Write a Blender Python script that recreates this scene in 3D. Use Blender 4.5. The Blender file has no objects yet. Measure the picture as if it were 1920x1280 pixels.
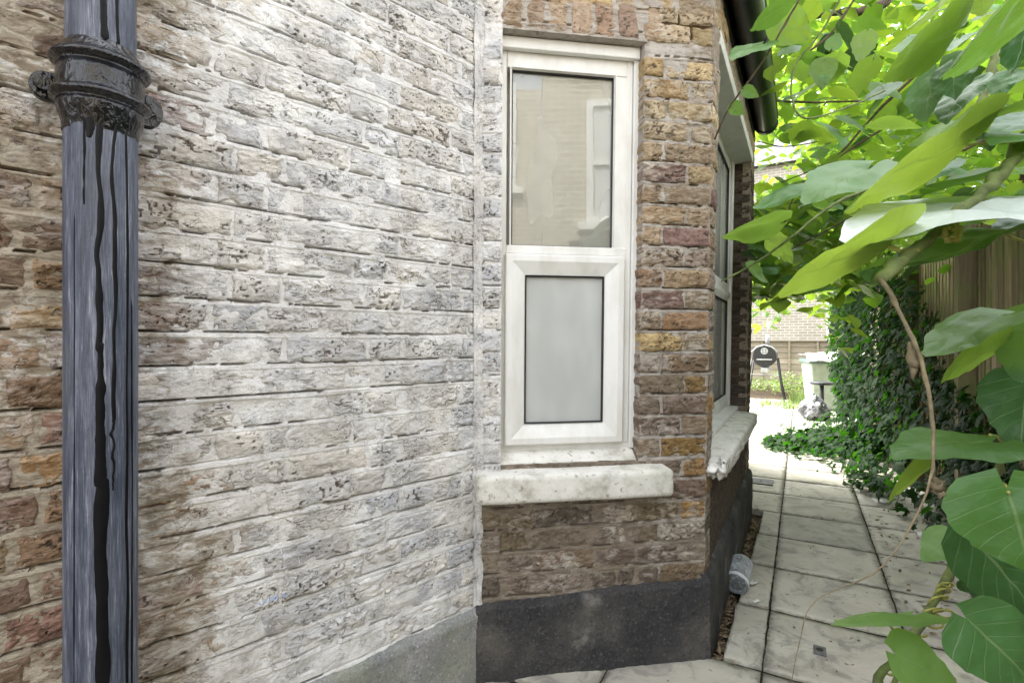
import bpy, math, random
import numpy as np
from mathutils import Matrix, Vector

random.seed(7)
rng = np.random.default_rng(7)
R = math.radians
scene = bpy.context.scene
col = scene.collection

# ------------------------------------------------------------------ camera
CAMZ = 1.12
cam_d = bpy.data.cameras.new('camera')
cam_d.sensor_width = 36.0
cam_d.lens = 18.0
cam_d.clip_start = 0.02
cam_d.clip_end = 500.0
cam = bpy.data.objects.new('camera', cam_d)
cam.location = (0, 0, CAMZ)
cam.rotation_euler = (R(90), 0, 0)
col.objects.link(cam)
scene.camera = cam

# ------------------------------------------------------------------ light
SUN_EL, SUN_AZ = 57.0, -42.0          # azimuth measured from +Y towards +X
world = bpy.data.worlds.new('World')
scene.world = world
world.use_nodes = True
wn = world.node_tree
for n_ in list(wn.nodes):
    wn.nodes.remove(n_)
sky = wn.nodes.new('ShaderNodeTexSky')
sky.sky_type = 'NISHITA'
sky.sun_disc = False
sky.sun_elevation = R(SUN_EL)
sky.sun_rotation = R(SUN_AZ)
sky.air_density = 1.0
sky.dust_density = 4.0
hs = wn.nodes.new('ShaderNodeHueSaturation')
hs.inputs['Saturation'].default_value = 0.22
bg = wn.nodes.new('ShaderNodeBackground')
bg.inputs['Strength'].default_value = 0.15
wo = wn.nodes.new('ShaderNodeOutputWorld')
wn.links.new(sky.outputs[0], hs.inputs['Color'])
wn.links.new(hs.outputs[0], bg.inputs['Color'])
wn.links.new(bg.outputs[0], wo.inputs['Surface'])

sd = bpy.data.lights.new('sun', 'SUN')
sd.energy = 1.5
sd.angle = R(11)
sd.color = (1.0, 0.95, 0.87)
sun = bpy.data.objects.new('sun', sd)
sdir = Vector((math.sin(R(SUN_AZ)) * math.cos(R(SUN_EL)), math.cos(R(SUN_AZ)) * math.cos(R(SUN_EL)), math.sin(R(SUN_EL))))
sun.rotation_euler = (-sdir).to_track_quat('-Z', 'Y').to_euler()
sun.location = (-6, 3, 12)
col.objects.link(sun)

scene.view_settings.view_transform = 'Standard'
scene.view_settings.look = 'None'
scene.view_settings.gamma = 1.0
scene.view_settings.exposure = 2.9
scene.cycles.use_denoising = True
scene.cycles.max_bounces = 9
scene.cycles.transparent_max_bounces = 12
scene.cycles.diffuse_bounces = 5
scene.cycles.caustics_reflective = False
scene.cycles.caustics_refractive = False

# ------------------------------------------------------------------ helpers
def hash2(ix, iy, seed):
    h = (ix.astype(np.int64) * 374761393 + iy.astype(np.int64) * 668265263 + seed * 974634211) & 0xffffffff
    h = ((h ^ (h >> 13)) * 1274126177) & 0xffffffff
    h = ((h ^ (h >> 16)) * 2246822519) & 0xffffffff
    h = h ^ (h >> 15)
    return h.astype(np.float64) / 4294967295.0

def vn(x, y, seed=0):
    x = np.asarray(x, float); y = np.asarray(y, float)
    ix = np.floor(x); iy = np.floor(y)
    fx = x - ix; fy = y - iy
    fx = fx * fx * (3 - 2 * fx); fy = fy * fy * (3 - 2 * fy)
    a = hash2(ix, iy, seed); b = hash2(ix + 1, iy, seed)
    c = hash2(ix, iy + 1, seed); d = hash2(ix + 1, iy + 1, seed)
    return (a * (1 - fx) + b * fx) * (1 - fy) + (c * (1 - fx) + d * fx) * fy

def fbm(x, y, seed=0, oct=4):
    s = 0; a = 0.5; t = 0
    for o in range(oct):
        s = s + a * vn(x * 2 ** o, y * 2 ** o, seed + o * 17); t += a; a *= 0.5
    return s / t

def sstep(a, b, x):
    t = np.clip((x - a) / (b - a), 0, 1)
    return t * t * (3 - 2 * t)

def grid_faces(nx, nz, off=0, flip=False):
    i, j = np.meshgrid(np.arange(nx - 1), np.arange(nz - 1), indexing='ij')
    a = (i * nz + j).ravel() + off
    f = np.stack([a, a + nz, a + nz + 1, a + 1], 1)
    return f[:, ::-1] if flip else f

def mesh_np(name, verts, quads, smooth=True, attr=None, uv=None):
    verts = np.asarray(verts, np.float32).reshape(-1, 3)
    quads = np.asarray(quads, np.int32)
    k = quads.shape[1]
    me = bpy.data.meshes.new(name)
    me.vertices.add(len(verts)); me.vertices.foreach_set('co', verts.ravel())
    me.loops.add(quads.size); me.loops.foreach_set('vertex_index', quads.ravel())
    me.polygons.add(len(quads))
    me.polygons.foreach_set('loop_start', np.arange(0, quads.size, k, dtype=np.int32))
    try:
        me.polygons.foreach_set('loop_total', np.full(len(quads), k, dtype=np.int32))
    except Exception:
        pass
    me.polygons.foreach_set('use_smooth', np.full(len(quads), smooth, dtype=bool))
    if attr is not None:
        for an, av in attr.items():
            at_ = me.attributes.new(an, 'FLOAT', 'POINT')
            at_.data.foreach_set('value', np.asarray(av, np.float32))
    if uv is not None:
        l = me.uv_layers.new(name='UVMap')
        l.data.foreach_set('uv', np.asarray(uv, np.float32)[quads.ravel()].ravel())
    me.update(calc_edges=True)
    return me

def link(name, me, mat=None, parent=None, loc=None, rotz=None):
    o = bpy.data.objects.new(name, me)
    col.objects.link(o)
    if mat is not None and me is not None:
        if len(me.materials) == 0:
            me.materials.append(mat)
    if parent is not None:
        o.parent = parent
    if loc is not None:
        o.location = loc
    if rotz is not None:
        o.rotation_euler = (0, 0, rotz)
    return o

def tag(o, label=None, cat=None, group=None, kind=None):
    if label: o['label'] = label
    if cat: o['category'] = cat
    if group: o['group'] = group
    if kind: o['kind'] = kind
    return o

def empty(name, loc=(0, 0, 0), rotz=0.0, label=None, cat=None, group=None):
    o = bpy.data.objects.new(name, None)
    o.empty_display_size = 0.1
    o.location = loc
    o.rotation_euler = (0, 0, rotz)
    col.objects.link(o)
    return tag(o, label, cat, group)

class MB:
    """collects polygons"""
    def __init__(s):
        s.v = []; s.f = []
    def add(s, verts, faces):
        o = len(s.v)
        s.v.extend([tuple(map(float, p)) for p in verts])
        s.f.extend([tuple(i + o for i in f) for f in faces])
    def box(s, x0, x1, y0, y1, z0, z1):
        v = [(x0, y0, z0), (x1, y0, z0), (x1, y1, z0), (x0, y1, z0), (x0, y0, z1), (x1, y0, z1), (x1, y1, z1), (x0, y1, z1)]
        s.add(v, [(0, 3, 2, 1), (4, 5, 6, 7), (0, 1, 5, 4), (1, 2, 6, 5), (2, 3, 7, 6), (3, 0, 4, 7)])
    def tube(s, pts, rad, n=8, cap=True):
        pts = [Vector(p) for p in pts]
        if not hasattr(rad, '__len__'):
            rad = [rad] * len(pts)
        rings = []
        up = None
        for i, p in enumerate(pts):
            t = (pts[min(i + 1, len(pts) - 1)] - pts[max(i - 1, 0)]).normalized()
            if up is None:
                a = Vector((0, 0, 1)) if abs(t.z) < 0.9 else Vector((1, 0, 0))
                up = t.cross(a).normalized()
            else:
                up = (up - t * up.dot(t)).normalized()
            b = t.cross(up)
            rings.append([p + (up * math.cos(2 * math.pi * k / n) + b * math.sin(2 * math.pi * k / n)) * rad[i] for k in range(n)])
        o = len(s.v)
        for r in rings:
            s.v.extend([tuple(q) for q in r])
        for i in range(len(pts) - 1):
            for k in range(n):
                s.f.append((o + i * n + k, o + i * n + (k + 1) % n, o + (i + 1) * n + (k + 1) % n, o + (i + 1) * n + k))
        if cap:
            s.f.append(tuple(o + k for k in range(n))[::-1])
            s.f.append(tuple(o + (len(pts) - 1) * n + k for k in range(n)))
    def lathe(s, prof, n=32, c=(0, 0, 0)):
        o = len(s.v)
        for (r, z) in prof:
            for k in range(n):
                a = 2 * math.pi * k / n
                s.v.append((c[0] + r * math.cos(a), c[1] + r * math.sin(a), c[2] + z))
        for i in range(len(prof) - 1):
            for k in range(n):
                s.f.append((o + i * n + k, o + i * n + (k + 1) % n, o + (i + 1) * n + (k + 1) % n, o + (i + 1) * n + k))
    def build(s, name, mat, parent=None, smooth=False, bevel=0, M=None, loc=None, rotz=None, segs=2):
        v = s.v
        if M is not None:
            v = [M(p) for p in v]
        me = bpy.data.meshes.new(name)
        me.from_pydata(v, [], s.f)
        me.polygons.foreach_set('use_smooth', [smooth] * len(me.polygons))
        me.update()
        o = link(name, me, mat, parent, loc, rotz)
        if bevel:
            m = o.modifiers.new('bevel', 'BEVEL')
            m.width = bevel; m.segments = segs; m.limit_method = 'ANGLE'
        return o

def at(x, y, Y):
    return Vector(((x - 960) / 960 * Y, Y, CAMZ - (y - 640) / 960 * Y))

def curve_pts(pts, n=8):
    """Catmull-Rom through points"""
    P_ = [Vector(p) for p in pts]
    P_ = [P_[0] * 2 - P_[1]] + P_ + [P_[-1] * 2 - P_[-2]]
    out = []
    for i in range(1, len(P_) - 2):
        p0, p1, p2, p3 = P_[i - 1:i + 3]
        for k in range(n):
            t = k / n
            out.append(0.5 * ((2 * p1) + (p2 - p0) * t + (2 * p0 - 5 * p1 + 4 * p2 - p3) * t * t + (3 * p1 - p0 - 3 * p2 + p3) * t ** 3))
    out.append(P_[-2])
    return out

# ------------------------------------------------------------------ node helpers
def new_mat(name):
    m = bpy.data.materials.new(name)
    m.use_nodes = True
    nt = m.node_tree
    for n_ in list(nt.nodes):
        nt.nodes.remove(n_)
    return m, nt

def N(nt, typ, ins=None, **attrs):
    n = nt.nodes.new('ShaderNode' + typ)
    for k, v in attrs.items():
        setattr(n, k, v)
    for k, v in (ins or {}).items():
        s = n.inputs[k]
        if isinstance(v, bpy.types.NodeSocket):
            nt.links.new(v, s)
        elif isinstance(v, bpy.types.Node):
            nt.links.new(v.outputs[0], s)
        else:
            s.default_value = v
    return n

def c4(c):
    return (c[0], c[1], c[2], 1.0)

def ramp(nt, fac, stops, interp='LINEAR'):
    n = nt.nodes.new('ShaderNodeValToRGB')
    e = n.color_ramp.elements
    n.color_ramp.interpolation = interp
    while len(e) < len(stops):
        e.new(0.5)
    for i, (p, c) in enumerate(stops):
        e[i].position = p
        e[i].color = c4(c) if hasattr(c, '__len__') else (c, c, c, 1)
    nt.links.new(fac if isinstance(fac, bpy.types.NodeSocket) else fac.outputs[0], n.inputs[0])
    return n.outputs[0]

def mixc(nt, f, a, b, mode='MIX'):
    n = nt.nodes.new('ShaderNodeMix')
    n.data_type = 'RGBA'; n.blend_type = mode
    for sock, v in ((n.inputs[0], f), (n.inputs[6], a), (n.inputs[7], b)):
        if isinstance(v, bpy.types.NodeSocket): nt.links.new(v, sock)
        elif isinstance(v, bpy.types.Node): nt.links.new(v.outputs[0], sock)
        else: sock.default_value = c4(v) if hasattr(v, '__len__') else v
    return n.outputs[2]

def math_(nt, op, a, b=0.0, c=None, clamp=False):
    n = nt.nodes.new('ShaderNodeMath'); n.operation = op; n.use_clamp = clamp
    for i, v in enumerate((a, b) if c is None else (a, b, c)):
        if isinstance(v, bpy.types.NodeSocket): nt.links.new(v, n.inputs[i])
        elif isinstance(v, bpy.types.Node): nt.links.new(v.outputs[0], n.inputs[i])
        else: n.inputs[i].default_value = v
    return n.outputs[0]

def maprange(nt, v, a, b, c=0.0, d=1.0, smooth=True):
    n = nt.nodes.new('ShaderNodeMapRange')
    n.interpolation_type = 'SMOOTHSTEP' if smooth else 'LINEAR'
    nt.links.new(v if isinstance(v, bpy.types.NodeSocket) else v.outputs[0], n.inputs[0])
    for i, x in enumerate((a, b, c, d)):
        n.inputs[i + 1].default_value = x
    return n.outputs[0]

def noise(nt, vec, scale, detail=4.0, rough=0.55, dist=0.0):
    return N(nt, 'TexNoise', {'Vector': vec, 'Scale': scale, 'Detail': detail, 'Roughness': rough, 'Distortion': dist}).outputs[0]

def scaled(nt, vec, s):
    return N(nt, 'Mapping', {'Vector': vec, 'Scale': s}).outputs[0]

def finish(nt, col_, rough=0.8, bump=None, bstr=0.5, bdist=0.003, spec=0.4, metal=0.0, coat=0.0):
    p = N(nt, 'BsdfPrincipled', {'Roughness': rough, 'Metallic': metal, 'Specular IOR Level': spec, 'Coat Weight': coat})
    if isinstance(col_, bpy.types.NodeSocket): nt.links.new(col_, p.inputs['Base Color'])
    else: p.inputs['Base Color'].default_value = c4(col_)
    if bump is not None:
        b = N(nt, 'Bump', {'Height': bump, 'Strength': bstr, 'Distance': bdist})
        nt.links.new(b.outputs[0], p.inputs['Normal'])
    o = nt.nodes.new('ShaderNodeOutputMaterial')
    nt.links.new(p.outputs[0], o.inputs['Surface'])
    return p

def simple(name, c, rough=0.6, spec=0.4, var=0.15, scale=20.0, bump=0.0, metal=0.0):
    m, nt = new_mat(name)
    pos = N(nt, 'NewGeometry').outputs['Position']
    nz = noise(nt, pos, scale, 5)
    c2 = [max(0, x * (1 - var * 2)) for x in c]; c3 = [min(1, x * (1 + var)) for x in c]
    cc = ramp(nt, nz, [(0.3, c2), (0.7, c3)])
    finish(nt, cc, rough, noise(nt, pos, scale * 4, 4) if bump else None, bump, 0.002, spec, metal)
    return m

# ------------------------------------------------------------------ frames of the place
A = np.array([math.sin(R(46.8)), math.cos(R(46.8))])      # whitewashed wall
B = np.array([math.sin(R(81)), math.cos(R(81))])          # side of the bay
P = np.array([math.sin(R(29.5)), math.cos(R(29.5))])      # front of the bay, path, fence
NP = np.array([P[1], -P[0]])                              # away from the bay front
C = np.array([-0.116, 1.714])
ANG_A = math.atan2(A[1], A[0]); ANG_B = math.atan2(B[1], B[0]); ANG_P = math.atan2(P[1], P[0])
BU = 0.836                                                # length of the bay side
D = C + B * BU

def wpt(m, n, z=0.0):
    """path coordinates (along, across) to world"""
    q = P * m + NP * n
    return (q[0], q[1], z)

def lean(p):
    x, y, z = p
    k = 0.003 + 0.018 * min(max(x / BU, 0), 1)
    return (x + (z - CAMZ) * k, y, z)

REL = ANG_P - ANG_B
cr, sr = math.cos(REL), math.sin(REL)
def fP(p):
    """bay-front coordinates (along, inward, up) to bay-local"""
    v, y, z = p
    return lean((BU + cr * v - sr * y, sr * v + cr * y, z))
def fB(p):
    return lean(p)

# ------------------------------------------------------------------ materials
def brick_material(name, paint, bias_s=None, wash=(0.80, 0.79, 0.77), wash2=(0.56, 0.56, 0.57), mortar=None, cracks=1.0, dk=(0.55, 0.50, 0.46), soft=(0.33, 0.62), smear=False):
    """weathered stock brick under worn limewash; object colour is the brick's own colour"""
    m, nt = new_mat(name)
    pos = N(nt, 'NewGeometry').outputs['Position']
    oi = N(nt, 'ObjectInfo')
    rnd = oi.outputs['Random']
    tilt = scaled(nt, pos, (1, 1, 2.4))
    n_big = noise(nt, pos, 5.0, 4, 0.6)
    n_mid = noise(nt, tilt, 26.0, 5, 0.65, 0.6)
    n_fine = noise(nt, tilt, 130.0, 4, 0.7, 0.8)
    if mortar is None:
        base = oi.outputs['Color']
    else:
        base = N(nt, 'RGB').outputs[0]; base.default_value = c4(mortar)
    dark = mixc(nt, 1.0, base, dk, 'MULTIPLY')
    light = mixc(nt, 0.45, base, (0.55, 0.44, 0.30))
    c_b = mixc(nt, maprange(nt, n_mid, 0.35, 0.62), dark, base)
    c_b = mixc(nt, maprange(nt, n_fine, 0.55, 0.8), c_b, light)
    # limewash, with broad rain streaks of grime
    grime = maprange(nt, noise(nt, scaled(nt, pos, (1, 1, 0.22)), 7.0, 5, 0.6), 0.48, 0.72, 0.0, 0.5)
    w = mixc(nt, maprange(nt, noise(nt, pos, 9.0, 4, 0.6), 0.38, 0.68), wash2, wash)
    if mortar is None:
        w = mixc(nt, 1.0, w, ramp(nt, rnd, [(0.0, (0.84, 0.86, 0.89)), (0.3, (1, 1, 1)), (0.55, (0.97, 0.94, 0.89)), (0.75, (1, 0.99, 0.97)), (1.0, (0.92, 0.87, 0.80))]), 'MULTIPLY')
    warm = maprange(nt, noise(nt, pos, 3.3, 3), 0.5, 0.75, 0, 0.30)
    w = mixc(nt, warm, w, (0.66, 0.60, 0.51))
    w = mixc(nt, maprange(nt, n_fine, 0.3, 0.52, 0.45, 0.0), w, (0.34, 0.33, 0.32))
    w = mixc(nt, grime, w, (0.44, 0.41, 0.37))
    cov = math_(nt, 'MULTIPLY_ADD', n_mid, 0.9, paint - 0.45)
    cov = math_(nt, 'ADD', cov, math_(nt, 'MULTIPLY_ADD', n_big, 0.8, -0.40))
    cov = math_(nt, 'ADD', cov, math_(nt, 'MULTIPLY_ADD', rnd, 0.30, -0.15))
    if bias_s is not None:
        sx = N(nt, 'VectorMath', {0: pos, 1: (-A[0], -A[1], 0)}, operation='DOT_PRODUCT').outputs['Value']
        s_ = math_(nt, 'ADD', sx, float(C @ A))
        cov = math_(nt, 'ADD', cov, maprange(nt, s_, bias_s[0], bias_s[1], bias_s[2], bias_s[3]))
        cov = math_(nt, 'ADD', cov, maprange(nt, s_, 0.90, 1.04, 0.0, -0.16))
        zz = N(nt, 'SeparateXYZ', {0: pos}).outputs[2]
        low = math_(nt, 'MULTIPLY', maprange(nt, s_, 0.55, 0.80), maprange(nt, zz, 1.0, 0.45, 0.0, -0.20))
        cov = math_(nt, 'ADD', cov, low)
    mask = maprange(nt, cov, soft[0], soft[1])
    c_ = mixc(nt, mask, c_b, w)
    pit = N(nt, 'Attribute', attribute_name='pit').outputs['Fac']
    c_ = mixc(nt, math_(nt, 'MULTIPLY', pit, 0.85), c_, (0.075, 0.055, 0.042))
    # hairline cracks, pinholes and dirt lodged in them
    if cracks:
        wv_ = N(nt, 'VectorMath', {0: tilt, 1: N(nt, 'VectorMath', {0: N(nt, 'TexNoise', {'Vector': pos, 'Scale': 22.0, 'Detail': 3.0}).outputs['Color'], 1: (0.05, 0.05, 0.05)}, operation='MULTIPLY').outputs[0]}, operation='ADD').outputs[0]
        ca = noise(nt, wv_, 30.0, 3, 0.6, 0.4)
        la = maprange(nt, math_(nt, 'ABSOLUTE', math_(nt, 'SUBTRACT', ca, 0.5)), 0.004, 0.013, 1.0, 0.0)
        la = math_(nt, 'MULTIPLY', la, maprange(nt, noise(nt, pos, 16.0, 3), 0.46, 0.58))
        cb = noise(nt, wv_, 75.0, 2, 0.6, 0.3)
        lb = maprange(nt, math_(nt, 'ABSOLUTE', math_(nt, 'SUBTRACT', cb, 0.53)), 0.005, 0.016, 0.9, 0.0)
        lb = math_(nt, 'MULTIPLY', lb, maprange(nt, noise(nt, pos, 23.0, 3), 0.50, 0.62))
        dots = maprange(nt, noise(nt, tilt, 150.0, 2, 0.5), 0.70, 0.76, 0, 0.9)
        ln = math_(nt, 'MAXIMUM', math_(nt, 'MAXIMUM', la, lb), dots)
        ln = math_(nt, 'MULTIPLY', ln, cracks)
        if mortar is None: ln = math_(nt, 'MULTIPLY', ln, ramp(nt, math_(nt, 'FRACT', math_(nt, 'MULTIPLY', rnd, 7.31)), [(0.0, 0.35), (0.4, 0.8), (1.0, 1.0)]))
        c_ = mixc(nt, ln, c_, (0.070, 0.058, 0.050))
    if smear:      # stroke of blue paint someone wiped on the wall
        q_ = C - A * 0.655
        dv = N(nt, 'VectorMath', {0: pos, 1: (q_[0], q_[1], 0.485)}, operation='SUBTRACT').outputs[0]
        da = N(nt, 'VectorMath', {0: dv, 1: (A[0] / 0.055, A[1] / 0.055, 0)}, operation='DOT_PRODUCT').outputs['Value']
        dz = math_(nt, 'MULTIPLY', N(nt, 'SeparateXYZ', {0: dv}).outputs[2], 1 / 0.010)
        dd = math_(nt, 'ADD', math_(nt, 'MULTIPLY', da, da), math_(nt, 'MULTIPLY', dz, dz))
        dd = math_(nt, 'ADD', dd, math_(nt, 'MULTIPLY', n_fine, 1.4))
        c_ = mixc(nt, maprange(nt, dd, 0.9, 1.3, 0.5, 0.0), c_, (0.30, 0.45, 0.75))
    # green algae specks
    alg = maprange(nt, noise(nt, pos, 7.0, 5, 0.7), 0.68, 0.78, 0.0, 0.35)
    c_ = mixc(nt, alg, c_, (0.20, 0.23, 0.11))
    h = math_(nt, 'ADD', math_(nt, 'MULTIPLY', n_mid, 0.8), math_(nt, 'MULTIPLY', n_fine, 0.7))
    h = math_(nt, 'MULTIPLY_ADD', mask, 0.25, h)
    if cracks: h = math_(nt, 'MULTIPLY_ADD', ln, -0.6, h)
    finish(nt, c_, 0.88, h, 0.9, 0.0045, 0.25)
    return m

M_wallbrick = brick_material('limewashed_brick', 0.58, (0.66, 0.90, 0.25, -0.14), cracks=1.0, soft=(0.12, 0.74), smear=True)
M_wallmortar = brick_material('limewashed_mortar', 0.70, (0.66, 0.90, 0.28, -0.26), mortar=(0.46, 0.41, 0.33), cracks=0.5, wash=(0.83, 0.825, 0.81), wash2=(0.69, 0.68, 0.665))
M_baybrick = brick_material('stock_brick', 0.30, wash=(0.58, 0.54, 0.47), wash2=(0.42, 0.38, 0.34), cracks=0.8, dk=(0.62, 0.56, 0.50))
M_baymortar = brick_material('old_mortar', 0.44, wash=(0.52, 0.48, 0.43), wash2=(0.42, 0.38, 0.34), mortar=(0.36, 0.31, 0.25), cracks=0.4, dk=(0.7, 0.66, 0.6))
M_undermortar = brick_material('grimy_mortar', 0.36, wash=(0.42, 0.38, 0.33), wash2=(0.32, 0.29, 0.25), mortar=(0.26, 0.22, 0.175), cracks=0.4, dk=(0.7, 0.66, 0.6))
M_darkbrick = brick_material('dark_brick', 0.02, wash=(0.40, 0.38, 0.34), wash2=(0.25, 0.23, 0.21), cracks=0.6)  # darkest brick of the bay: far reveal, front below the sill, return wall

def render_mat(name, c0, c1, c2, green=0.0, spl=0.0):
    m, nt = new_mat(name)
    pos = N(nt, 'NewGeometry').outputs['Position']
    a = noise(nt, pos, 6.0, 5, 0.6)
    b = noise(nt, pos, 105.0, 6, 0.8)
    c_ = ramp(nt, a, [(0.32, c0), (0.52, c1), (0.72, c2)])
    sp = maprange(nt, b, 0.54, 0.66)
    c_ = mixc(nt, math_(nt, 'MULTIPLY', sp, 0.75), c_, [min(1, x * 2.0 + 0.06) for x in c1])
    c_ = mixc(nt, maprange(nt, b, 0.44, 0.36, 0, 0.8), c_, [x * 0.35 for x in c0])
    if green:
        c_ = mixc(nt, maprange(nt, noise(nt, pos, 4.0, 4), 0.5, 0.7, 0, green), c_, (0.24, 0.27, 0.15))
    if spl:
        c_ = mixc(nt, maprange(nt, noise(nt, pos, 3.1, 5, 0.6), 0.60, 0.70, 0, spl), c_, (0.36, 0.35, 0.32))
    finish(nt, c_, 0.85, math_(nt, 'ADD', b, math_(nt, 'MULTIPLY', a, 0.6)), 1.0, 0.006, 0.3)
    return m
M_plinth_light = render_mat('cement_render', (0.20, 0.21, 0.22), (0.31, 0.31, 0.31), (0.42, 0.41, 0.38), green=0.35)
M_plinth_dark = render_mat('bitumen_render', (0.030, 0.030, 0.034), (0.056, 0.054, 0.053), (0.115, 0.105, 0.092), spl=0.6)

def slab_mat():
    m, nt = new_mat('paving_concrete')
    pos = N(nt, 'NewGeometry').outputs['Position']
    rnd = N(nt, 'ObjectInfo').outputs['Random']
    a = noise(nt, pos, 3.2, 6, 0.62, 0.4)
    b = noise(nt, pos, 75.0, 6, 0.75)
    c_ = ramp(nt, a, [(0.30, (0.36, 0.345, 0.30)), (0.46, (0.42, 0.40, 0.345)), (0.70, (0.54, 0.52, 0.455))])
    c_ = mixc(nt, 1.0, c_, ramp(nt, rnd, [(0, (0.78, 0.78, 0.78)), (1, (1.08, 1.06, 1.02))]), 'MULTIPLY')
    c_ = mixc(nt, maprange(nt, noise(nt, pos, 2.3, 4), 0.56, 0.72, 0, 0.40), c_, (0.36, 0.39, 0.22))
    c_ = mixc(nt, maprange(nt, b, 0.62, 0.72, 0, 0.5), c_, (0.15, 0.14, 0.12))
    c_ = mixc(nt, maprange(nt, noise(nt, pos, 7.0, 7, 0.72, 0.8), 0.48, 0.64, 0, 0.75), c_, (0.22, 0.21, 0.18))
    ge = N(nt, 'SeparateXYZ', {0: N(nt, 'TexCoord').outputs['Generated']})
    ex = math_(nt, 'ABSOLUTE', math_(nt, 'SUBTRACT', ge.outputs[0], 0.5)); ey = math_(nt, 'ABSOLUTE', math_(nt, 'SUBTRACT', ge.outputs[1], 0.5))
    ed = math_(nt, 'MULTIPLY_ADD', math_(nt, 'SUBTRACT', noise(nt, pos, 30.0, 5, 0.65), 0.5), 0.16, math_(nt, 'MAXIMUM', ex, ey))
    c_ = mixc(nt, maprange(nt, ed, 0.455, 0.515, 0, 0.75), c_, (0.12, 0.115, 0.085))
    finish(nt, c_, 0.8, math_(nt, 'ADD', b, a), 0.55, 0.003, 0.35)
    return m
M_slab = slab_mat()
M_soil = simple('soil', (0.060, 0.045, 0.032), 0.95, 0.1, 0.4, 30, 0.9)
M_litter = simple('dead_leaves', (0.22, 0.16, 0.10), 0.8, 0.2, 0.5, 60)

def upvc():
    m, nt = new_mat('white_upvc')
    pos = N(nt, 'NewGeometry').outputs['Position']
    a = noise(nt, scaled(nt, pos, (1, 1, 0.35)), 10.0, 5, 0.6)
    c_ = ramp(nt, a, [(0.30, (0.64, 0.63, 0.59)), (0.55, (0.77, 0.77, 0.745))])
    d = maprange(nt, noise(nt, pos, 140.0, 3), 0.70, 0.78, 0, 0.5)
    c_ = mixc(nt, d, c_, (0.28, 0.24, 0.19))
    finish(nt, c_, 0.34, a, 0.05, 0.002, 0.5)
    return m
M_upvc = upvc()

def sill_mat():
    m, nt = new_mat('painted_stone')
    pos = N(nt, 'NewGeometry').outputs['Position']
    a = noise(nt, pos, 12.0, 6, 0.65)
    c_ = ramp(nt, a, [(0.34, (0.42, 0.40, 0.34)), (0.50, (0.66, 0.645, 0.59)), (0.7, (0.74, 0.725, 0.68))])
    c_ = mixc(nt, maprange(nt, noise(nt, pos, 5.5, 5), 0.56, 0.70, 0, 0.45), c_, (0.44, 0.46, 0.34))
    c_ = mixc(nt, maprange(nt, noise(nt, pos, 60.0, 4), 0.60, 0.70, 0, 0.7), c_, (0.24, 0.21, 0.17))
    finish(nt, c_, 0.75, math_(nt, 'ADD', a, noise(nt, pos, 70.0, 4)), 0.5, 0.003, 0.3)
    return m
M_sill = sill_mat()

def glass_mat(name, ior, film=(0.5, 0.5, 0.46), f0=0.03, f1=0.16):
    m, nt = new_mat(name)
    pos = N(nt, 'NewGeometry').outputs['Position']
    fr = N(nt, 'Fresnel', {'IOR': ior})
    g = N(nt, 'BsdfGlossy', {'Roughness': 0.015, 'Color': (0.95, 0.97, 0.95, 1)})
    b = N(nt, 'Bump', {'Height': noise(nt, pos, 3.0, 2), 'Strength': 0.02, 'Distance': 0.02})
    nt.links.new(b.outputs[0], g.inputs['Normal'])
    t = N(nt, 'BsdfTransparent', {'Color': (0.88, 0.91, 0.88, 1)})
    s = N(nt, 'MixShader', {0: fr.outputs[0], 1: t.outputs[0], 2: g.outputs[0]})
    # film of dust on the outside
    df = N(nt, 'BsdfDiffuse', {'Color': c4(film)})
    dirt = maprange(nt, noise(nt, scaled(nt, pos, (1, 1, 0.4)), 6.0, 2, 0.5), 0.35, 0.75, f0, f1)
    s2 = N(nt, 'MixShader', {0: dirt, 1: s.outputs[0], 2: df.outputs[0]})
    o = nt.nodes.new('ShaderNodeOutputMaterial')
    nt.links.new(s2.outputs[0], o.inputs['Surface'])
    return m
M_glass = glass_mat('window_glass', 2.1, (0.70, 0.70, 0.65), 0.24, 0.36)
M_glass2 = glass_mat('lower_glass', 1.45, (0.65, 0.665, 0.645), 0.62, 0.84)
M_blind = simple('cream_blind', (0.76, 0.75, 0.70), 0.8, 0.2, 0.05, 4)
M_frost = simple('frosted_backing', (0.56, 0.57, 0.575), 0.6, 0.3, 0.05, 5)
M_gasket = simple('black_gasket', (0.012, 0.012, 0.013), 0.5, 0.4, 0.1, 20)
M_black = simple('gutter_plastic', (0.010, 0.011, 0.014), 0.28, 0.5, 0.3, 12)
M_interior = simple('dark_interior', (0.03, 0.03, 0.03), 0.9, 0.1)

def pipe_mat():
    m, nt = new_mat('weathered_black_paint')
    pos = N(nt, 'NewGeometry').outputs['Position']
    st = scaled(nt, pos, (1, 1, 0.055))
    a = math_(nt, 'ADD', math_(nt, 'MULTIPLY', noise(nt, st, 60.0, 5, 0.65, 0.3), 0.45), math_(nt, 'MULTIPLY', noise(nt, scaled(nt, pos, (1, 1, 0.045)), 330.0, 5, 0.75, 0.6), 0.55))
    b = noise(nt, pos, 120.0, 4, 0.7)
    d = noise(nt, scaled(nt, pos, (1, 1, 0.25)), 14.0, 4)
    c_ = ramp(nt, a, [(0.34, (0.014, 0.017, 0.026)), (0.46, (0.040, 0.050, 0.078)), (0.55, (0.10, 0.115, 0.155)), (0.65, (0.36, 0.37, 0.42))])
    c_ = mixc(nt, maprange(nt, d, 0.45, 0.75, 0, 0.35), c_, (0.17, 0.18, 0.215))
    c_ = mixc(nt, maprange(nt, b, 0.60, 0.74, 0, 0.6), c_, (0.020, 0.021, 0.026))
    finish(nt, c_, 0.42, math_(nt, 'ADD', a, math_(nt, 'MULTIPLY', b, 0.6)), 0.6, 0.0025, 0.5)
    return m
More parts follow.
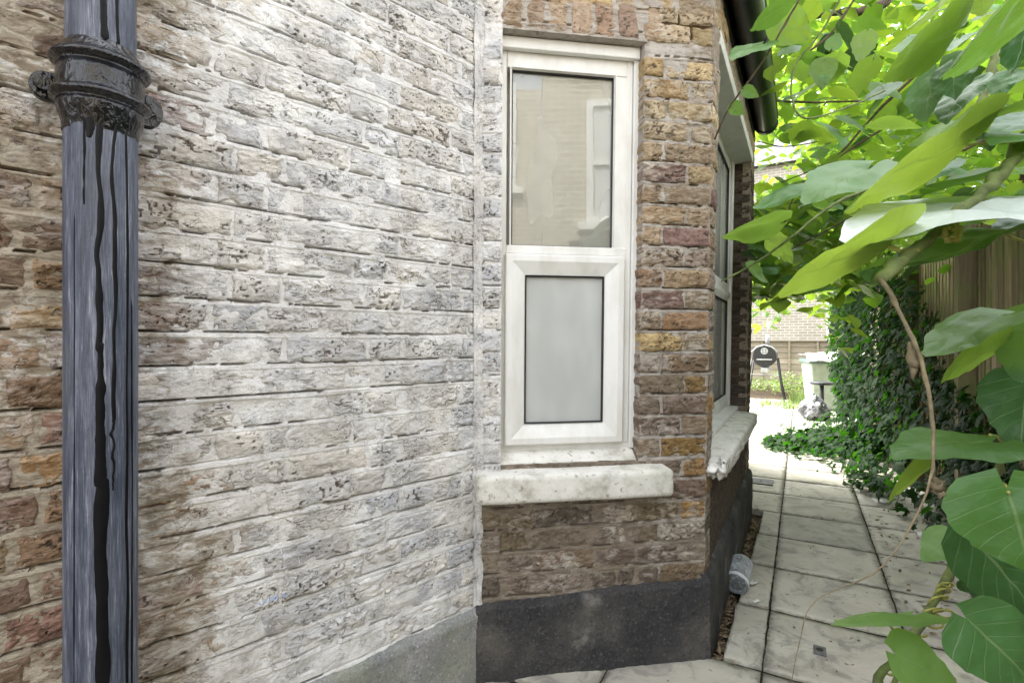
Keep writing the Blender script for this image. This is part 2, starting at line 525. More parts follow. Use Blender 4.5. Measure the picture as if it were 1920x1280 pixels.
M_pipe = pipe_mat()

def tar_mat():
    m, nt = new_mat('gloss_black_paint')
    pos = N(nt, 'NewGeometry').outputs['Position']
    a = noise(nt, pos, 50.0, 5, 0.65, 0.5)
    c_ = ramp(nt, a, [(0.35, (0.004, 0.004, 0.006)), (0.70, (0.007, 0.008, 0.011)), (0.80, (0.08, 0.08, 0.09))])
    finish(nt, c_, 0.11, noise(nt, scaled(nt, pos, (1, 1, 0.6)), 75.0, 3, 0.5, 1.0), 0.45, 0.010, 0.5)
    return m
M_tar = tar_mat()
M_drip = simple('black_drip_paint', (0.004, 0.004, 0.005), 0.5, 0.15, 0.2, 30)

def wood_mat(name, c0, c1, green=0.4, along=2):
    m, nt = new_mat(name)
    pos = N(nt, 'NewGeometry').outputs['Position']
    rnd = N(nt, 'ObjectInfo').outputs['Random']
    sc = [1.0, 1.0, 1.0]; sc[along] = 0.06
    if along != 2: sc = [0.06, 0.06, 1.0]
    a = noise(nt, scaled(nt, pos, sc), 70.0, 5, 0.6, 0.5)
    c_ = ramp(nt, a, [(0.3, c0), (0.7, c1)])
    c_ = mixc(nt, 1.0, c_, ramp(nt, rnd, [(0, (0.65, 0.65, 0.62)), (1, (1.15, 1.15, 1.1))]), 'MULTIPLY')
    c_ = mixc(nt, maprange(nt, noise(nt, pos, 4.0, 4), 0.40, 0.65, 0, green), c_, (0.16, 0.20, 0.055))
    finish(nt, c_, 0.85, a, 0.5, 0.002, 0.2)
    return m
M_fence = wood_mat('green_weathered_timber', (0.17, 0.135, 0.085), (0.33, 0.27, 0.17), 0.55)
M_fence_far = wood_mat('pale_timber', (0.30, 0.25, 0.19), (0.44, 0.38, 0.30), 0.1, 0)

def leaf_mat(name, top, under, trans, tmix=0.45, veins=True, rough=0.38, islands=False, spec=0.4):
    m, nt = new_mat(name)
    geo = N(nt, 'NewGeometry')
    if islands:
        rnd = geo.outputs['Random Per Island']
    else:
        rnd = N(nt, 'ObjectInfo').outputs['Random']
    back = geo.outputs['Backfacing']
    pos = geo.outputs['Position']
    c_ = mixc(nt, back, top, under)
    c_ = mixc(nt, 1.0, c_, ramp(nt, rnd, [(0.0, (0.60, 0.68, 0.60)), (0.5, (1, 1, 1)), (1.0, (1.30, 1.18, 1.1))]), 'MULTIPLY')
    c_ = mixc(nt, maprange(nt, noise(nt, pos, 35.0, 4), 0.4, 0.75, 0, 0.30), c_, [x * 1.5 for x in top])
    tc = mixc(nt, 1.0, trans, ramp(nt, rnd, [(0.0, (0.55, 0.72, 0.7)), (0.5, (1, 1, 1)), (1.0, (1.25, 1.12, 1.0))]), 'MULTIPLY')
    h = noise(nt, pos, 120.0, 3)
    if veins:
        uv = N(nt, 'UVMap').outputs[0]
        sp = N(nt, 'SeparateXYZ', {0: uv})
        u = math_(nt, 'ABSOLUTE', sp.outputs[0]); t = sp.outputs[1]
        mid = maprange(nt, u, 0.015, 0.05, 1.0, 0.0)
        q = math_(nt, 'MULTIPLY_ADD', math_(nt, 'POWER', u, 0.85), -0.30, t)
        fr = math_(nt, 'FRACT', math_(nt, 'MULTIPLY', q, 6.5))
        vein = maprange(nt, math_(nt, 'ABSOLUTE', math_(nt, 'SUBTRACT', fr, 0.5)), 0.0, 0.07, 1.0, 0.0)
        vv = math_(nt, 'MAXIMUM', mid, math_(nt, 'MULTIPLY', vein, 0.45))
        c_ = mixc(nt, math_(nt, 'MULTIPLY', vv, 0.38), c_, (0.27, 0.37, 0.16))
        spot = maprange(nt, noise(nt, pos, 55.0, 5, 0.6), 0.69, 0.74, 0, 0.6)
        c_ = mixc(nt, spot, c_, (0.20, 0.16, 0.05))
        tc = mixc(nt, math_(nt, 'MULTIPLY', vv, 0.5), tc, [x * 0.6 for x in trans])
        h = math_(nt, 'MULTIPLY_ADD', vv, -0.9, h)
    p = N(nt, 'BsdfPrincipled', {'Base Color': c_, 'Roughness': rough, 'Specular IOR Level': spec})
    b = N(nt, 'Bump', {'Height': h, 'Strength': 0.45, 'Distance': 0.002})
    nt.links.new(b.outputs[0], p.inputs['Normal'])
    tr = N(nt, 'BsdfTranslucent', {'Color': tc})
    s = N(nt, 'MixShader', {0: tmix, 1: p.outputs[0], 2: tr.outputs[0]})
    o = nt.nodes.new('ShaderNodeOutputMaterial')
    nt.links.new(s.outputs[0], o.inputs['Surface'])
    return m
M_leaf = leaf_mat('vine_leaf', (0.095, 0.215, 0.070), (0.10, 0.18, 0.055), (0.34, 0.55, 0.045), 0.40)
M_leaf_glare = leaf_mat('sky_glare_leaf', (0.50, 0.56, 0.52), (0.2, 0.27, 0.12), (0.25, 0.42, 0.08), 0.15, rough=0.32)  # pale upper side is sky glare put into the leaf colour
M_leaf_young = leaf_mat('young_vine_leaf', (0.085, 0.185, 0.034), (0.13, 0.215, 0.055), (0.33, 0.53, 0.06), 0.46)
M_leaf_dark = leaf_mat('old_vine_leaf', (0.055, 0.140, 0.042), (0.06, 0.12, 0.05), (0.09, 0.20, 0.03), 0.22)
M_leaf_mass = leaf_mat('canopy_leaf', (0.055, 0.14, 0.025), (0.10, 0.18, 0.045), (0.30, 0.48, 0.035), 0.48, veins=False, islands=True)
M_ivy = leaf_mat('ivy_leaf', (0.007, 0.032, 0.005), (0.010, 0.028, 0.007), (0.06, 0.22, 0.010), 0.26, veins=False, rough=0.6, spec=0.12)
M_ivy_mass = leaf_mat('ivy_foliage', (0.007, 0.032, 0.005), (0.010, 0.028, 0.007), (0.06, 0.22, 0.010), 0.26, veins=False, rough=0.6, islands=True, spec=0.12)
M_weed = leaf_mat('weed_leaf', (0.12, 0.19, 0.05), (0.14, 0.20, 0.07), (0.30, 0.42, 0.08), 0.35, veins=False, islands=True)
M_stem = simple('green_stem', (0.16, 0.20, 0.07), 0.7, 0.3, 0.25, 40, 0.4)
M_twig = simple('brown_twig', (0.10, 0.075, 0.050), 0.85, 0.2, 0.3, 60, 0.5)
M_drytwig = simple('dry_pale_twig', (0.20, 0.165, 0.10), 0.85, 0.2, 0.25, 60, 0.5)
M_tendril = simple('yellow_tendril', (0.36, 0.36, 0.09), 0.6, 0.3, 0.2, 60)

# ------------------------------------------------------------------ ground
def soil_ground():
    g = MB()
    S = 90
    g.add([(-S, -S, -0.045), (S, -S, -0.045), (S, S, -0.045), (-S, S, -0.045)], [(0, 1, 2, 3)])
    o = g.build('ground', M_soil)
    tag(o, 'bare dark soil under and around the paving', None, None, 'structure')
soil_ground()

PITCH = 0.462
slab_cache = {}
def slab_mesh(w, l, var):
    key = (round(w, 3), round(l, 3), var)
    if key in slab_cache:
        return slab_cache[key]
    nx, ny = 13, 13
    x = np.linspace(-w / 2, w / 2, nx); y = np.linspace(-l / 2, l / 2, ny)
    X, Y = np.meshgrid(x, y, indexing='ij')
    e = np.minimum(np.minimum(X + w / 2, w / 2 - X), np.minimum(Y + l / 2, l / 2 - Y))
    Z = (fbm(X * 6 + var * 9, Y * 6, 40 + var, 3) - 0.5) * 0.004 - 0.003 * np.exp(-e / 0.003)
    jig = (vn(X * 30 + var * 5, Y * 30, 50 + var) - 0.5) * 0.006 * (e < 0.001)
    V = np.stack([X + jig, Y + jig, Z], -1).reshape(-1, 3)
    F = grid_faces(nx, ny)
    ring = [i * ny for i in range(nx)] + [(nx - 1) * ny + j for j in range(1, ny)] + [i * ny + ny - 1 for i in range(nx - 2, -1, -1)] + [j for j in range(ny - 2, 0, -1)]
    base = len(V)
    low = V[ring].copy(); low[:, 2] = -0.040
    V = np.vstack([V, low])
    k = len(ring)
    sk = np.array([[ring[i], base + i, base + (i + 1) % k, ring[(i + 1) % k]] for i in range(k)])
    me = mesh_np('slab', V, np.vstack([F, sk]), True)
    slab_cache[key] = me
    return me

paving = empty('paving', (0, 0, 0), 0)
tag(paving, 'pale concrete slab path running past the bay', None, None, 'structure')
N1 = -0.117
def slab(m0, m1, n0, n1, joint=0.013):
    w, l = (n1 - n0) - joint * 0.55, (m1 - m0) - joint * 1.15
    me = slab_mesh(w, l, random.randrange(5))
    c = wpt((m0 + m1) / 2, (n0 + n1) / 2, random.uniform(-0.002, 0.002))
    o = link('slab', me, M_slab, paving)
    o.location = c
    o.rotation_euler = (random.uniform(-0.004, 0.004), random.uniform(-0.004, 0.004), ANG_P - math.pi / 2 + random.uniform(-0.006, 0.006))
g = MB()
jq = [wpt(-0.9, -2.0, -0.0065), wpt(-0.9, 0.82, -0.0065), wpt(11.2, 0.82, -0.0065), wpt(11.2, -0.20, -0.0065), wpt(1.94, -0.20, -0.0065), wpt(1.94, -2.0, -0.0065)]
g.add(jq, [(0, 1, 2, 3, 4, 5)])
g.build('joint_dirt', simple('joint_dirt', (0.035, 0.030, 0.022), 0.95, 0.1, 0.4, 40, 0.8), paving)
rows = [2.40 + PITCH * k for k in range(-7, 20)]
for k in range(len(rows) - 1):
    m0, m1 = rows[k], rows[k + 1]
    mc = (m0 + m1) / 2
    # column beside the bay
    if 1.9 < mc < 3.75:
        slab(m0, m1, -0.250 + 0.016 * (mc - 1.9), N1)
    else:
        slab(m0, m1, N1 - PITCH, N1)
        if mc < 1.9 or mc > 5.0:
            slab(m0, m1, N1 - 2 * PITCH, N1 - PITCH)
        if mc < 1.0 or mc > 5.5:
            slab(m0, m1, N1 - 3 * PITCH, N1 - 2 * PITCH)
            slab(m0, m1, N1 - 4 * PITCH, N1 - 3 * PITCH)
    slab(m0, m1, N1, N1 + PITCH)
    slab(m0, m1, N1 + PITCH + 0.001, N1 + 2 * PITCH)

# ------------------------------------------------------------------ brick builder
def brick_mesh(L, H, seed, res=0.003, depth=0.045, rough=1.0, edge=0.005):
    nx = max(6, int(L / res)); nz = max(6, int(H / res))
    x = np.linspace(-L / 2, L / 2, nx); z = np.linspace(-H / 2, H / 2, nz)
    X, Z = np.meshgrid(x, z, indexing='ij')
    ox, oz = seed * 1.37 % 91, seed * 2.71 % 83
    e = np.minimum(np.minimum(X + L / 2, L / 2 - X), np.minimum(Z + H / 2, H / 2 - Z))
    lo = fbm(X * 9 + ox, Z * 14 + oz, 3, 3)
    y = (lo - 0.5) * -0.010 * rough
    y += (fbm(X * 45 + ox, Z * 85 + oz, 11, 4) - 0.5) * -0.0075 * rough
    # rough worn corners and edges
    en = edge * (0.6 + 1.6 * vn(X * 40 + ox, Z * 40 + oz, 5))
    y += 0.0050 * np.exp(-(e / (en * 0.6)) ** 1.3)
    # chips
    chip = sstep(0.66, 0.80, fbm(X * 13 + oz, Z * 22 + ox, 21, 3)) * sstep(0.020, 0.0, e)
    y += chip * 0.010 * rough
    # cracks following the pressing of the clay
    wx = X + 0.012 * (fbm(X * 30 + ox, Z * 30, 31, 2) - 0.5)
    wz = Z + 0.012 * (fbm(X * 25, Z * 25 + oz, 37, 2) - 0.5)
    rn = fbm(wx * 16 + ox, wz * 48 + oz + wx * 10, 51, 3)
    msk = sstep(0.42, 0.62, fbm(X * 12 + oz, Z * 16 + ox, 61, 2))
    crack = np.clip(1 - np.abs(rn - 0.5) / 0.026, 0, 1) * msk
    y += crack * 0.0060 * rough
    hole = sstep(0.74, 0.82, vn(X * 115 + ox, Z * 150 + oz, 71)) * sstep(0.45, 0.6, fbm(X * 14 + ox, Z * 20 + oz, 73, 2))
    y += hole * 0.0040 * rough
    pit = np.clip(np.maximum(np.maximum(crack, hole), chip * 0.5), 0, 1)
    jx = (vn(Z * 60 + ox, X * 0 + seed, 81) - 0.5) * 0.006 * (np.abs(X) / (L / 2)) ** 6
    jz = (vn(X * 45 + oz, Z * 0 + seed, 83) - 0.5) * 0.006 * (np.abs(Z) / (H / 2)) ** 4
    V = np.stack([X + jx, y, Z + jz], -1).reshape(-1, 3)
    F = grid_faces(nx, nz)
    ring = [i * nz for i in range(nx)] + [(nx - 1) * nz + j for j in range(1, nz)] + [i * nz + nz - 1 for i in range(nx - 2, -1, -1)] + [j for j in range(nz - 2, 0, -1)]
    b = len(V)
    low = V[ring].copy(); low[:, 1] = depth
    V = np.vstack([V, low])
    k = len(ring)
    ra = np.array(ring); rb = np.arange(k) + b
    sk = np.stack([ra, rb, np.roll(rb, -1), np.roll(ra, -1)], 1)
    pv = np.concatenate([pit.ravel(), np.zeros(k)])
    return mesh_np('brick', V, np.vstack([F, sk]), False, {'pit': pv})

def mortar_sheet(name, x0, x1, z0, z1, res, mat, parent, z_ref, pitch=0.075, M=None, back=0.05, amp=1.0, y_off=0.0, bedcrack=1.0):
    nx = max(3, int((x1 - x0) / res)); nz = max(3, int((z1 - z0) / res))
    x = np.linspace(x0, x1, nx); z = np.linspace(z0, z1, nz)
    X, Z = np.meshgrid(x, z, indexing='ij')
    zw = Z - z_ref - course_wave(X)
    ph = np.mod(zw, pitch)
    # bed joint lies in the top 11 mm of every course
    q = np.clip((ph - (pitch - 0.0150)) / 0.0150, 0, 1)
    inj = (ph > pitch - 0.0150)
    y = np.where(inj, 0.0012 + 0.0020 * q, 0.0036)
    ck = vn(X * 22, np.floor(zw / pitch) * 7.3, 91)
    y += np.where(inj & (q > 0.66 + 0.40 * (fbm(X * 45, Z * 0 + np.floor(zw / pitch), 92, 3) - 0.35)), bedcrack * 0.018 * sstep(0.36, 0.50, ck), 0)
    y += (fbm(X * 60, Z * 60, 93, 3) - 0.5) * -0.0045 * amp
    y += (fbm(X * 9, Z * 9, 95, 3) - 0.5) * -0.006 * amp
    smear = sstep(0.58, 0.74, fbm(X * 7 + 3, Z * 11, 97, 3))
    y -= smear * 0.0055 * np.where(inj & (q > 0.74), 0.2, 1.0)
    y += y_off
    V = np.stack([X, y, Z], -1).reshape(-1, 3)
    F = grid_faces(nx, nz)
    ring = [i * nz for i in range(nx)] + [(nx - 1) * nz + j for j in range(1, nz)] + [i * nz + nz - 1 for i in range(nx - 2, -1, -1)] + [j for j in range(nz - 2, 0, -1)]
    b = len(V)
    low = V[ring].copy(); low[:, 1] = back
    V = np.vstack([V, low])
    k = len(ring); ra = np.array(ring); rb = np.arange(k) + b
    F = np.vstack([F, np.stack([ra, rb, np.roll(rb, -1), np.roll(ra, -1)], 1)])
    if M is not None:
        V = np.array([M(p) for p in V])
    pv = np.zeros(len(V))
    o = link(name, mesh_np(name, V, F, False, {'pit': pv}), mat, parent)
    o.color = (0.10, 0.08, 0.06, 1)
    return o

def course_wave(X):
    return (vn(X * 2.2, X * 0 + 0.5, 7) - 0.5) * 0.010

STOCK = [(0.42, 0.31, 0.19), (0.36, 0.27, 0.18), (0.38, 0.26, 0.13), (0.32, 0.23, 0.14), (0.28, 0.19, 0.12), (0.30, 0.21, 0.15), (0.35, 0.28, 0.19), (0.40, 0.25, 0.12), (0.25, 0.18, 0.13), (0.31, 0.20, 0.15)]
def pick(cols, j=0.12):
    c = random.choice(cols)
    f = 1 + random.uniform(-1.5 * j, 1.5 * j)
    return tuple(max(0.01, x * f * (1 + random.uniform(-0.03, 0.03))) for x in c)

# ------------------------------------------------------------------ the whitewashed wall
wall = empty('brick_wall', (C[0], C[1], 0), ANG_A,
             'tall limewashed brick wall with peeling white paint beside the black pipe', 'wall')
ZREF = 0.245
mortar_sheet('mortar', -1.62, -0.002, 0.20, 2.46, 0.0042, M_wallmortar, wall, ZREF)
nb = 0
course = 0
z = ZREF
while z < 2.42:
    zc = z + 0.0305
    x = -0.006
    kind = course % 2
    first = True
    while x > -1.56:
        Lb = 0.216 if kind == 0 else 0.104
        if first:
            Lb = 0.10 if course % 2 == 0 else 0.055
            first = False
            kind = 1 if course % 2 == 0 else 1
        Lb += random.uniform(-0.006, 0.006)
        if x > -0.01: x += random.uniform(-0.010, 0.006)
        xc = x - Lb / 2
        H = 0.0610 + random.uniform(-0.003, 0.0025)
        r = random.random()
        me = brick_mesh(Lb, H, nb * 7 + 3, 0.0030 if xc > -1.25 else 0.006, rough=1.0 + 0.9 * (r > 0.72))
        wv = float(course_wave(np.array([xc]))[0])
        o = link('brick', me, M_wallbrick, wall, (xc, random.uniform(-0.0025, 0.0015), zc + wv + random.uniform(-0.001, 0.001)))
        o.rotation_euler = (random.uniform(-0.02, 0.02), random.uniform(-0.010, 0.010), random.uniform(-0.012, 0.012))
        o.color = c4(pick(STOCK))
        nb += 1
        x -= Lb + 0.0095
        kind = 1 - kind
    z += 0.075
    course += 1
# masonry above, out of reach of the individual bricks
def upper_wall():
    m, nt = new_mat('upper_brickwork')
    tc = N(nt, 'TexCoord').outputs['Object']
    sp = N(nt, 'SeparateXYZ', {0: tc})
    v = N(nt, 'CombineXYZ', {0: sp.outputs[0], 1: sp.outputs[2], 2: 0.0})
    b = N(nt, 'TexBrick', {'Vector': v.outputs[0], 'Color1': (0.30, 0.21, 0.12, 1), 'Color2': (0.22, 0.13, 0.08, 1), 'Mortar': (0.45, 0.42, 0.36, 1),
                           'Scale': 1.0, 'Mortar Size': 0.005, 'Brick Width': 0.225, 'Row Height': 0.075, 'Bias': 0.0})
    c_ = mixc(nt, maprange(nt, noise(nt, tc, 4.0, 5), 0.35, 0.6, 0.2, 0.9), b.outputs[0], (0.55, 0.53, 0.5))
    finish(nt, c_, 0.9, b.outputs['Fac'], -0.6, 0.004, 0.2)
    return m
M_upper = upper_wall()
g = MB()
g.box(-3.6, -0.004, 0.002, 0.30, 2.46, 5.6)
g.box(-3.6, -1.62, 0.002, 0.30, 0.0, 2.46)
g.box(-1.62, -0.004, 0.052, 0.30, 0.0, 2.46)
g.build('brickwork', M_upper, wall)

def plinth(name, x0, x1, ztop0, ztop1, proud, mat, parent, M=None, seed=1, res=0.012, batter=0.0):
    nx = max(4, int((x1 - x0) / res)); nz = int(0.30 / res)
    x = np.linspace(x0, x1, nx); t = np.linspace(0, 1, nz)
    X, T = np.meshgrid(x, t, indexing='ij')
    zt = ztop0 + (ztop1 - ztop0) * (X - x0) / (x1 - x0) + (vn(X * 9, X * 0 + seed, 6) - 0.5) * 0.012
    Z = T * (zt + 0.03) - 0.03
    y = -proud - batter * (1 - T) + (fbm(X * 7, Z * 7, seed + 30, 4) - 0.5) * 0.012 + (fbm(X * 60, Z * 60, seed, 3) - 0.5) * 0.006
    top = sstep(0.93, 1.0, T)
    y = y + top * proud * 1.4
    V = np.stack([X, y, Z], -1).reshape(-1, 3)
    F = grid_faces(nx, nz)
    ring = [i * nz for i in range(nx)] + [(nx - 1) * nz + j for j in range(1, nz)] + [i * nz + nz - 1 for i in range(nx - 2, -1, -1)] + [j for j in range(nz - 2, 0, -1)]
    b = len(V); low = V[ring].copy(); low[:, 1] = 0.05
    V = np.vstack([V, low]); k = len(ring); ra = np.array(ring); rb = np.arange(k) + b
    F = np.vstack([F, np.stack([ra, rb, np.roll(rb, -1), np.roll(ra, -1)], 1)])
    if M is not None:
        V = np.array([M(p) for p in V])
    return link(name, mesh_np(name, V, F, True), mat, parent)
plinth('plinth', -1.62, -0.004, 0.245, 0.240, 0.022, M_plinth_light, wall, None, 3)

# ------------------------------------------------------------------ the bay
bay = empty('bay_front', (C[0], C[1], 0), ANG_B,
            'canted brick bay with white windows and stone sills over a dark plinth', 'bay')
WX0, WX1, WZ0, WZ1 = 0.081, 0.576, 0.715, 2.18
BZREF = 0.262
mb_ = dict(res=0.005, mat=M_baymortar, parent=bay, z_ref=BZREF, bedcrack=0.9)
mortar_sheet('mortar', 0.004, WX0, 0.66, 2.32, M=fB, **{**mb_, 'mat': M_wallmortar})
mortar_sheet('mortar', -0.004, WX0, 0.22, 0.66, M=fB, **{**mb_, 'mat': M_undermortar})
mortar_sheet('mortar', WX1 + 0.002, BU, 0.62, 2.20, M=fB, y_off=0.0035, **mb_)
mortar_sheet('mortar', WX1 + 0.002, BU, 0.22, 0.62, M=fB, **{**mb_, 'mat': M_undermortar})
mortar_sheet('mortar', WX0, WX1 + 0.002, 0.22, 0.70, M=fB, **{**mb_, 'mat': M_undermortar})
mortar_sheet('mortar', 0.0, BU, 2.30, 2.62, M=fB, **mb_)
mortar_sheet('mortar', WX0, WX1 + 0.01, 2.178, 2.302, M=fB, y_off=-0.002, **mb_)
PV = 1.76; RV0, RV1 = 0.13, 1.55; PREC = 0.115
mortar_sheet('mortar', 0.0, RV0, 0.22, 2.34, M=fP, **mb_)
mortar_sheet('mortar', RV1, PV, 0.22, 2.34, M=fP, **{**mb_, 'mat': M_undermortar})
mortar_sheet('mortar', RV0, RV1, 0.22, 0.64, M=fP, **{**mb_, 'res': 0.010, 'mat': M_darkbrick})
mortar_sheet('mortar', 0.0, PV, 2.30, 2.62, M=fP, **{**mb_, 'res': 0.008})

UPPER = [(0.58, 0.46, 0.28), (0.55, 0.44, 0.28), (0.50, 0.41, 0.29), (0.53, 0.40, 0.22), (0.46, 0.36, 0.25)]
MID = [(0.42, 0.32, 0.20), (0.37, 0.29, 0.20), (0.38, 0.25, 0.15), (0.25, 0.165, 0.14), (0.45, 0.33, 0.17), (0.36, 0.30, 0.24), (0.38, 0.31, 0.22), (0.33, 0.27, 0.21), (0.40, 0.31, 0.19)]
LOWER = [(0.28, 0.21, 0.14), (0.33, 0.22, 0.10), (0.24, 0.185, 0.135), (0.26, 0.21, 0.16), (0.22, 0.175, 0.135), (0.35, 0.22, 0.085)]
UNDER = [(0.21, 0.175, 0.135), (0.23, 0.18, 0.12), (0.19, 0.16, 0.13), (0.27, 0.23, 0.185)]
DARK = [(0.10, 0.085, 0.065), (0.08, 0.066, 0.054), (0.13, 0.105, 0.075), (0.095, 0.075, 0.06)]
bseed = [4000]
def bay_brick(M, rz, xa, xb, zc, H=0.0615, cols=MID, mat=M_baybrick, depth=0.045, res=0.0042, rough=1.0, yo=0.0, roty=0.0):
    bseed[0] += 7
    me = brick_mesh(xb - xa, H, bseed[0], res, depth, rough, 0.006)
    o = link('brick', me, mat, bay)
    o.location = M(((xa + xb) / 2, yo + random.uniform(-0.004, 0.001), zc))
    o.rotation_euler = (random.uniform(-0.015, 0.015), roty + random.uniform(-0.010, 0.010), rz + random.uniform(-0.012, 0.012))
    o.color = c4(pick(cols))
    return o
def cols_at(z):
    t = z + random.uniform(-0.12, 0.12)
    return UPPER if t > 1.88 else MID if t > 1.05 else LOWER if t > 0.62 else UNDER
k = 0
z = BZREF
while z < 2.58:
    zc = z + 0.0315
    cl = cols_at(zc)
    if zc < 2.16:
        # narrow strip left of the window
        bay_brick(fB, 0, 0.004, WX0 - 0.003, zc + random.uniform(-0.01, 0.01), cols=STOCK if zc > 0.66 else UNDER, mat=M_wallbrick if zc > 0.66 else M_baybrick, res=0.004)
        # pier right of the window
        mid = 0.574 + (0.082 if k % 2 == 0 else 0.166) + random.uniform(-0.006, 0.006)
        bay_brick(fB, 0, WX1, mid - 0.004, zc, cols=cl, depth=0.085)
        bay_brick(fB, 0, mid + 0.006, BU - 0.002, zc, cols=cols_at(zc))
        if zc < 0.69:
            xs = [WX0 + 0.002, 0.185, 0.40, 0.505, WX1 - 0.004] if k % 2 == 0 else [WX0 + 0.002, 0.10, 0.205, 0.42, WX1 - 0.004]
            for a_, b_ in zip(xs[:-1], xs[1:]):
                if b_ - a_ > 0.03:
                    bay_brick(fB, 0, a_, b_ - 0.009, zc, cols=UNDER)
        # front: near pier
        cut = 0.075 if k % 2 else RV0
        bay_brick(fP, REL, 0.003, cut - 0.004, zc, cols=cl, res=0.006, depth=0.06)
    if 2.31 < zc:
        xs = np.arange(-0.1 - 0.11 * (k % 2), BU, 0.226)
        for a_ in xs:
            x0_, x1_ = max(0.004, a_), min(BU - 0.003, a_ + 0.216)
            if x1_ - x0_ > 0.03:
                bay_brick(fB, 0, x0_, x1_, zc, cols=UPPER, res=0.007)
        for a_ in np.arange(-0.1 - 0.11 * (k % 2), PV, 0.226):
            x0_, x1_ = max(0.004, a_), min(PV - 0.003, a_ + 0.216)
            if x1_ - x0_ > 0.03:
                bay_brick(fP, REL, x0_, x1_, zc, cols=UPPER, res=0.009)
    if zc < 2.24:
        # far reveal of the front window, facing back down the path
        q = fP((RV1 + 0.0, 0.055, zc))
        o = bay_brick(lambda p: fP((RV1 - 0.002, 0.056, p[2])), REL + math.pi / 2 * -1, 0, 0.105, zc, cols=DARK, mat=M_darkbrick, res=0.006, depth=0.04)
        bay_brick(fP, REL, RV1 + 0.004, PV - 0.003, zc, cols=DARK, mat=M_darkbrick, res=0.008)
    z += 0.075
    k += 1
# soldier course over the window
x = WX0 - 0.002
while x < WX1 + 0.02:
    w_ = 0.068 + random.uniform(-0.006, 0.005)
    bay_brick(fB, 0, x, x + w_, 2.243, H=0.118, cols=[(0.44, 0.33, 0.25), (0.40, 0.29, 0.21), (0.47, 0.35, 0.25)], rough=0.6, roty=0.06 - 0.12 * (x / 0.6))
    x += w_ + 0.012
bay_brick(fB, 0, WX1 + 0.045, BU - 0.09, 2.215, cols=UPPER)
bay_brick(fB, 0, BU - 0.08, BU - 0.003, 2.215, cols=MID)
bay_brick(fB, 0, WX1 + 0.045, WX1 + 0.12, 2.287, cols=UPPER)
bay_brick(fB, 0, WX1 + 0.13, BU - 0.003, 2.287, cols=UPPER)
bay_brick(fB, 0, 0.004, WX0 - 0.004, 2.24, H=0.10, cols=STOCK, mat=M_wallbrick)

# ragged fillet of mortar down the inner corner
zz_ = np.linspace(0.24, 2.5, 420); aa_ = np.linspace(0, 1, 9)
Zf, Af = np.meshgrid(zz_, aa_, indexing='ij')
wf_ = 0.010 + 0.016 * fbm(Zf * 14, Af * 0, 64, 4) * (Af > 0.5) + 0.012 * fbm(Zf * 17, Af * 0 + 4, 65, 4) * (Af < 0.5)
ang_ = ANG_A - ANG_B
xl = np.where(Af < 0.5, -np.cos(ang_) * wf_ * (1 - 2 * Af), wf_ * (2 * Af - 1))
yl = np.where(Af < 0.5, -np.sin(ang_) * wf_ * (1 - 2 * Af), 0.0)
bul = np.sin(np.pi * Af) * 0.003 + (fbm(Zf * 50, Af * 5, 66, 3) - 0.5) * 0.007
Vf = np.stack([xl + 0.3 * bul, yl - 0.0015 - bul, Zf], -1).reshape(-1, 3)
link('mortar_fillet', mesh_np('mortar_fillet', np.array([lean(p) for p in Vf]), grid_faces(420, 9, flip=True), False, {'pit': np.zeros(len(Vf))}), M_wallbrick, bay).color = (0.34, 0.28, 0.20, 1)
# reveals and core of the bay
g = MB()
g.box(WX1 + 0.004, WX1 + 0.030, 0.006, 0.14, 0.70, 2.20)
g.box(0.0, WX0 - 0.004, 0.03, 0.14, 0.70, 2.20)
g.build('reveal', M_baymortar, bay, M=fB)
g = MB()
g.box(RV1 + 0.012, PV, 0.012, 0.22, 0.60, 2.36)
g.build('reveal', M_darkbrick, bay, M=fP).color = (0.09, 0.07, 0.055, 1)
g = MB()
g.box(0.02, BU - 0.03, 0.05, 0.16, 0.0, 0.70)
g.box(0.02, BU - 0.03, 0.05, 0.16, 2.18, 2.62)
g.box(-0.02, 0.05, 0.03, 0.16, 0.0, 2.9)
g.build('core', M_interior, bay, M=fB)
g = MB()
g.box(0.02, PV, 0.05, 0.16, 0.0, 0.62)
g.box(0.02, PV, 0.05, 0.16, 2.30, 2.62)
g.build('core', M_interior, bay, M=fP)
# plinths
plinth('plinth', -0.004, BU + 0.012, 0.245, 0.285, 0.022, M_plinth_dark, bay, fB, 8, 0.005, 0.012)
plinth('plinth', -0.012, PV, 0.285, 0.29, 0.022, M_plinth_dark, bay, fP, 12, 0.014, 0.006)
# far return of the bay and a low roof over it
ret = -R(50)
q = fP((PV, 0, 0))
g = MB()
e0 = np.array([BU + cr * PV, sr * PV]); e1 = e0 + np.array([math.cos(R(90 - 81 + 81) + 0), 1.0]) * 0
g.add([fP((PV, 0.0, 0)), fP((PV + 0.5, 0.62, 0)), fP((PV + 0.5, 0.62, 2.62)), fP((PV, 0.0, 2.62)),
       fP((PV - 0.05, 0.08, 0)), fP((PV + 0.42, 0.66, 0)), fP((PV + 0.42, 0.66, 2.62)), fP((PV - 0.05, 0.08, 2.62))],
      [(0, 1, 2, 3), (4, 7, 6, 5), (3, 2, 6, 7), (0, 4, 5, 1), (1, 5, 6, 2), (0, 3, 7, 4)])
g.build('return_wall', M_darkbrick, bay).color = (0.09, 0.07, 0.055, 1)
g = MB()
a0, a1 = fB((-0.05, -0.10, 2.62)), fB((BU + 0.06, -0.10, 2.62))
a2 = fP((PV + 0.06, -0.10, 2.62)); a3 = fP((PV + 0.6, 0.62, 2.62))
r0, r1 = fB((0.0, 0.9, 3.15)), fP((PV - 0.2, 1.1, 3.15))
